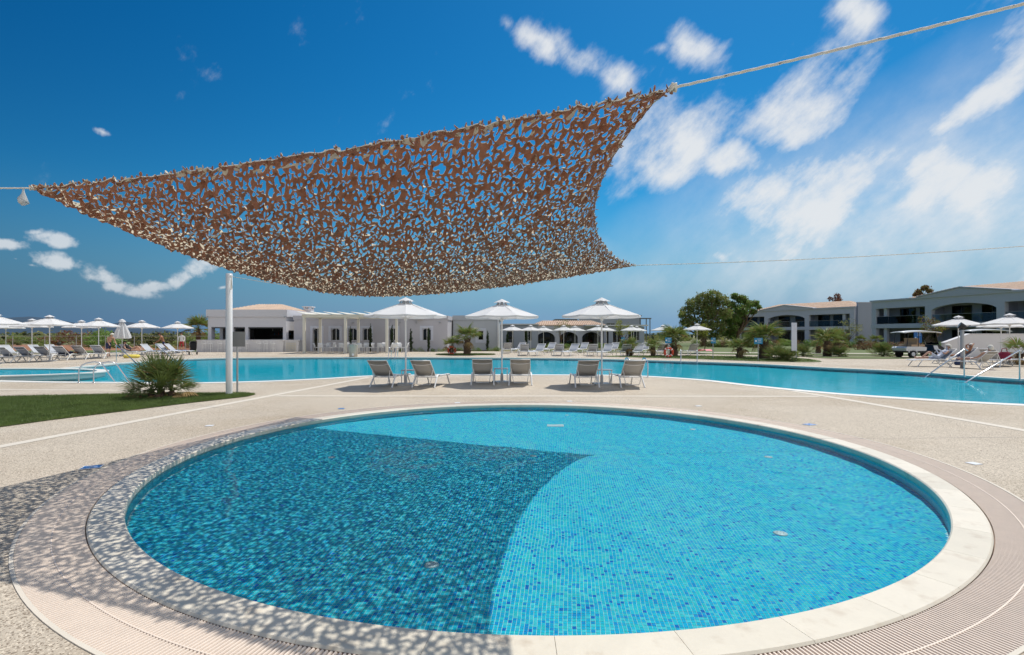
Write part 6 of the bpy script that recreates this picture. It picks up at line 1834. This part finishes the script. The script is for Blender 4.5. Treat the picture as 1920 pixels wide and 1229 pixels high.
def small_tree(label, px, d, top_y, crown_r, leaf, seed, count=900, trunk=.05, open_=1.0):
    k = d / 975; top = EYE - (top_y - 628) * k; p = at(px, d)
    cl = clump_set(crown_r, crown_r, top * .5, top - crown_r * .3, 12, crown_r * .42 * open_, seed)
    return tree('young_tree', label, 'tree', (p.x, p.y, 0), top * .8, cl, leaf, count, .07, seed, 'young trees in the grounds', trunk)
small_tree('young lime-green tree beside the parasol under the big tree', 1320, 52, 603, 1.0, 'lime_leaf', 70)
small_tree('thin pale young tree behind the lounger row before the grey block', 1168, 56, 597, 1.1, 'lime_leaf', 71, 700)
small_tree('thin young tree before the end wall of the apartments', 1592, 62, 597, 1.6, 'olive_leaf', 72, 700)
small_tree('young yellowish tree before the pillar of the near apartments', 1749, 50, 592, 1.25, ['lime_leaf', 'rust_leaf'], 73, 1100)
small_tree('thin tree with sparse leaves before the arcade', 1052, 64, 600, 1.2, 'olive_leaf', 74, 500)
big_tree('feathery tree crown showing over the near apartment roof', 1730, 120, [(1722, 548, 7), (1732, 541, 8), (1742, 546, 6), (1715, 553, 5), (1735, 555, 8), (1726, 560, 9)], ['olive_leaf', 'rust_leaf'], 1800, 63, .22)
big_tree('bare-twigged tree crown behind the far apartment roof', 1567, 130, [(1560, 560, 6), (1570, 556, 7), (1576, 562, 6), (1566, 566, 8)], 'rust_leaf', 700, 64, .2)
# shrubs: three leaf-cloud shapes shared
SHR = {}
def shrub_mesh(kind, leaf, n, size, seed):
    q, f = leaf_quads([c[:3] for c in clump_set(.75, .75, .15, .85, 9, .36, seed)], [c[3] for c in clump_set(.75, .75, .15, .85, 9, .36, seed)], n, size, seed, .9, .4)
    o = np_mesh('foliage', q, f, leaf, np.random.default_rng(seed).integers(0, len(leaf), len(f)) if len(leaf) > 1 else None); me = o.data; bpy.data.objects.remove(o); SHR.setdefault(kind, []).append(me)
for s in (1, 2, 3): shrub_mesh('olive', ['olive_leaf', 'green_leaf'], 1500, .06, 80 + s)
for s in (1, 2): shrub_mesh('dark', ['dark_leaf', 'olive_leaf'], 1500, .06, 84 + s)
for s in (1, 2): shrub_mesh('lime', ['lime_leaf', 'green_leaf'], 600, .05, 88 + s)
for s in (1, 2): shrub_mesh('rust', ['rust_leaf', 'olive_leaf', 'rust_leaf'], 900, .06, 90 + s)
for s in (1,): shrub_mesh('green', ['green_leaf'], 1300, .06, 93 + s)
def shrub(p, kind, size, label, group, i, hz=1.0):
    root = thing('shrub', label, 'shrub', (p[0], p[1], -.04), random.uniform(0, 6), group)
    o = link('foliage', SHR[kind][i % len(SHR[kind])], root); o.scale = (size, size, size * hz); tag(o, kind='stuff')
    return root
g = np.random.default_rng(8)
i = 0
LBF = 'grey-green olive bush among the rows growing in the field beyond the fence'
for row, (d, n) in enumerate(((62, 6), (74, 9), (88, 13), (105, 15))):
    for k in range(n):
        px = -30 + (430 / n) * (k + g.uniform(.1, .9)); p = at(px, d + g.normal(0, 1.5))
        shrub(p, ['olive', 'olive', 'dark', 'olive', 'rust'][int(g.integers(0, 5))], g.uniform(1.0, 1.55) * (.85 + row * .22), ORD[k] + ' grey-green bush of the ' + ['nearest', 'second', 'third', 'farthest'][row] + ' field row, counted from the picture edge', 'olive bushes in the field', i, g.uniform(.5, .75)); i += 1
for px, d, s, kd, lb in ((205, 62, 2.6, 'green', 'tall bright green bush behind the bending man'), (180, 66, 2.4, 'green', 'bright green rounded bush left of the bending man'), (290, 72, 2.6, 'dark', 'dark evergreen bush behind the tanned man'), (262, 74, 2.3, 'dark', 'dark bush behind the closed parasol'),
        (315, 70, 2.2, 'dark', 'dark bush behind the man in red shorts'), (348, 66, 2.2, 'olive', 'olive bush beside the tall palm'), (385, 70, 2.6, 'green', 'green bush seen through the bar hatch'), (405, 66, 2.2, 'olive', 'olive bush seen through the open bar'), (110, 80, 2.8, 'rust', 'reddish bare bush before the long hill'), (155, 84, 2.4, 'rust', 'reddish bush under the field parasols'), (305, 55, 1.0, 'lime', 'yellow flowering bush behind the sunbathers'), (325, 55, .8, 'lime', 'small yellow flowering bush by the man in red shorts')):
    shrub(at(px, d), kd, s, lb, 'larger bushes beyond the terrace', i, .72); i += 1
for k, px in enumerate((752, 778, 790, 812, 824, 832, 858, 864, 890, 897, 918, 927, 934)):
    d = 47.4 if px < 836 else 50.5
    shrub(at(px, d), 'lime' if k % 3 else 'green', .34 + .08 * (k % 3), ORD[k] + ' small bedding plant along the white walls, counted from the pergola', 'bedding plants along the white walls', i, .9); i += 1
for k in range(22):
    px = 1020 + k * 11; shrub(at(px, 60 + (k % 3)), ['olive', 'green', 'lime'][k % 3], .6 + .1 * (k % 2), ORD[k] + ' low hedge plant before the arcade, counted from the white building', 'hedge plants before the arcade', i, .8); i += 1
for k in range(16):
    px = 1300 + k * 9; shrub(at(px, 66 - k * .2), ['olive', 'green', 'rust', 'dark'][k % 4], .9, ORD[k] + ' bushy hedge plant under the big trees, counted toward the apartments', 'hedge plants under the big trees', i, .9); i += 1
for k in range(15):
    px = 1440 + k * 13.5; shrub(at(px, 74 - k * .9), ['green', 'rust', 'olive'][k % 3], 1.0, ORD[k] + ' hedge plant along the foot of the far apartments, counted from the big trees', 'hedge plants before the far apartments', i, .8); i += 1
for k in range(9):
    px = 1618 + k * 18; shrub(at(px, 54 - k * 1.2), ['rust', 'rust', 'green'][k % 3], .95, ORD[k] + ' flowering hedge plant along the near apartments, counted toward the golf cart', 'flowering hedge before the near apartments', i, .85); i += 1
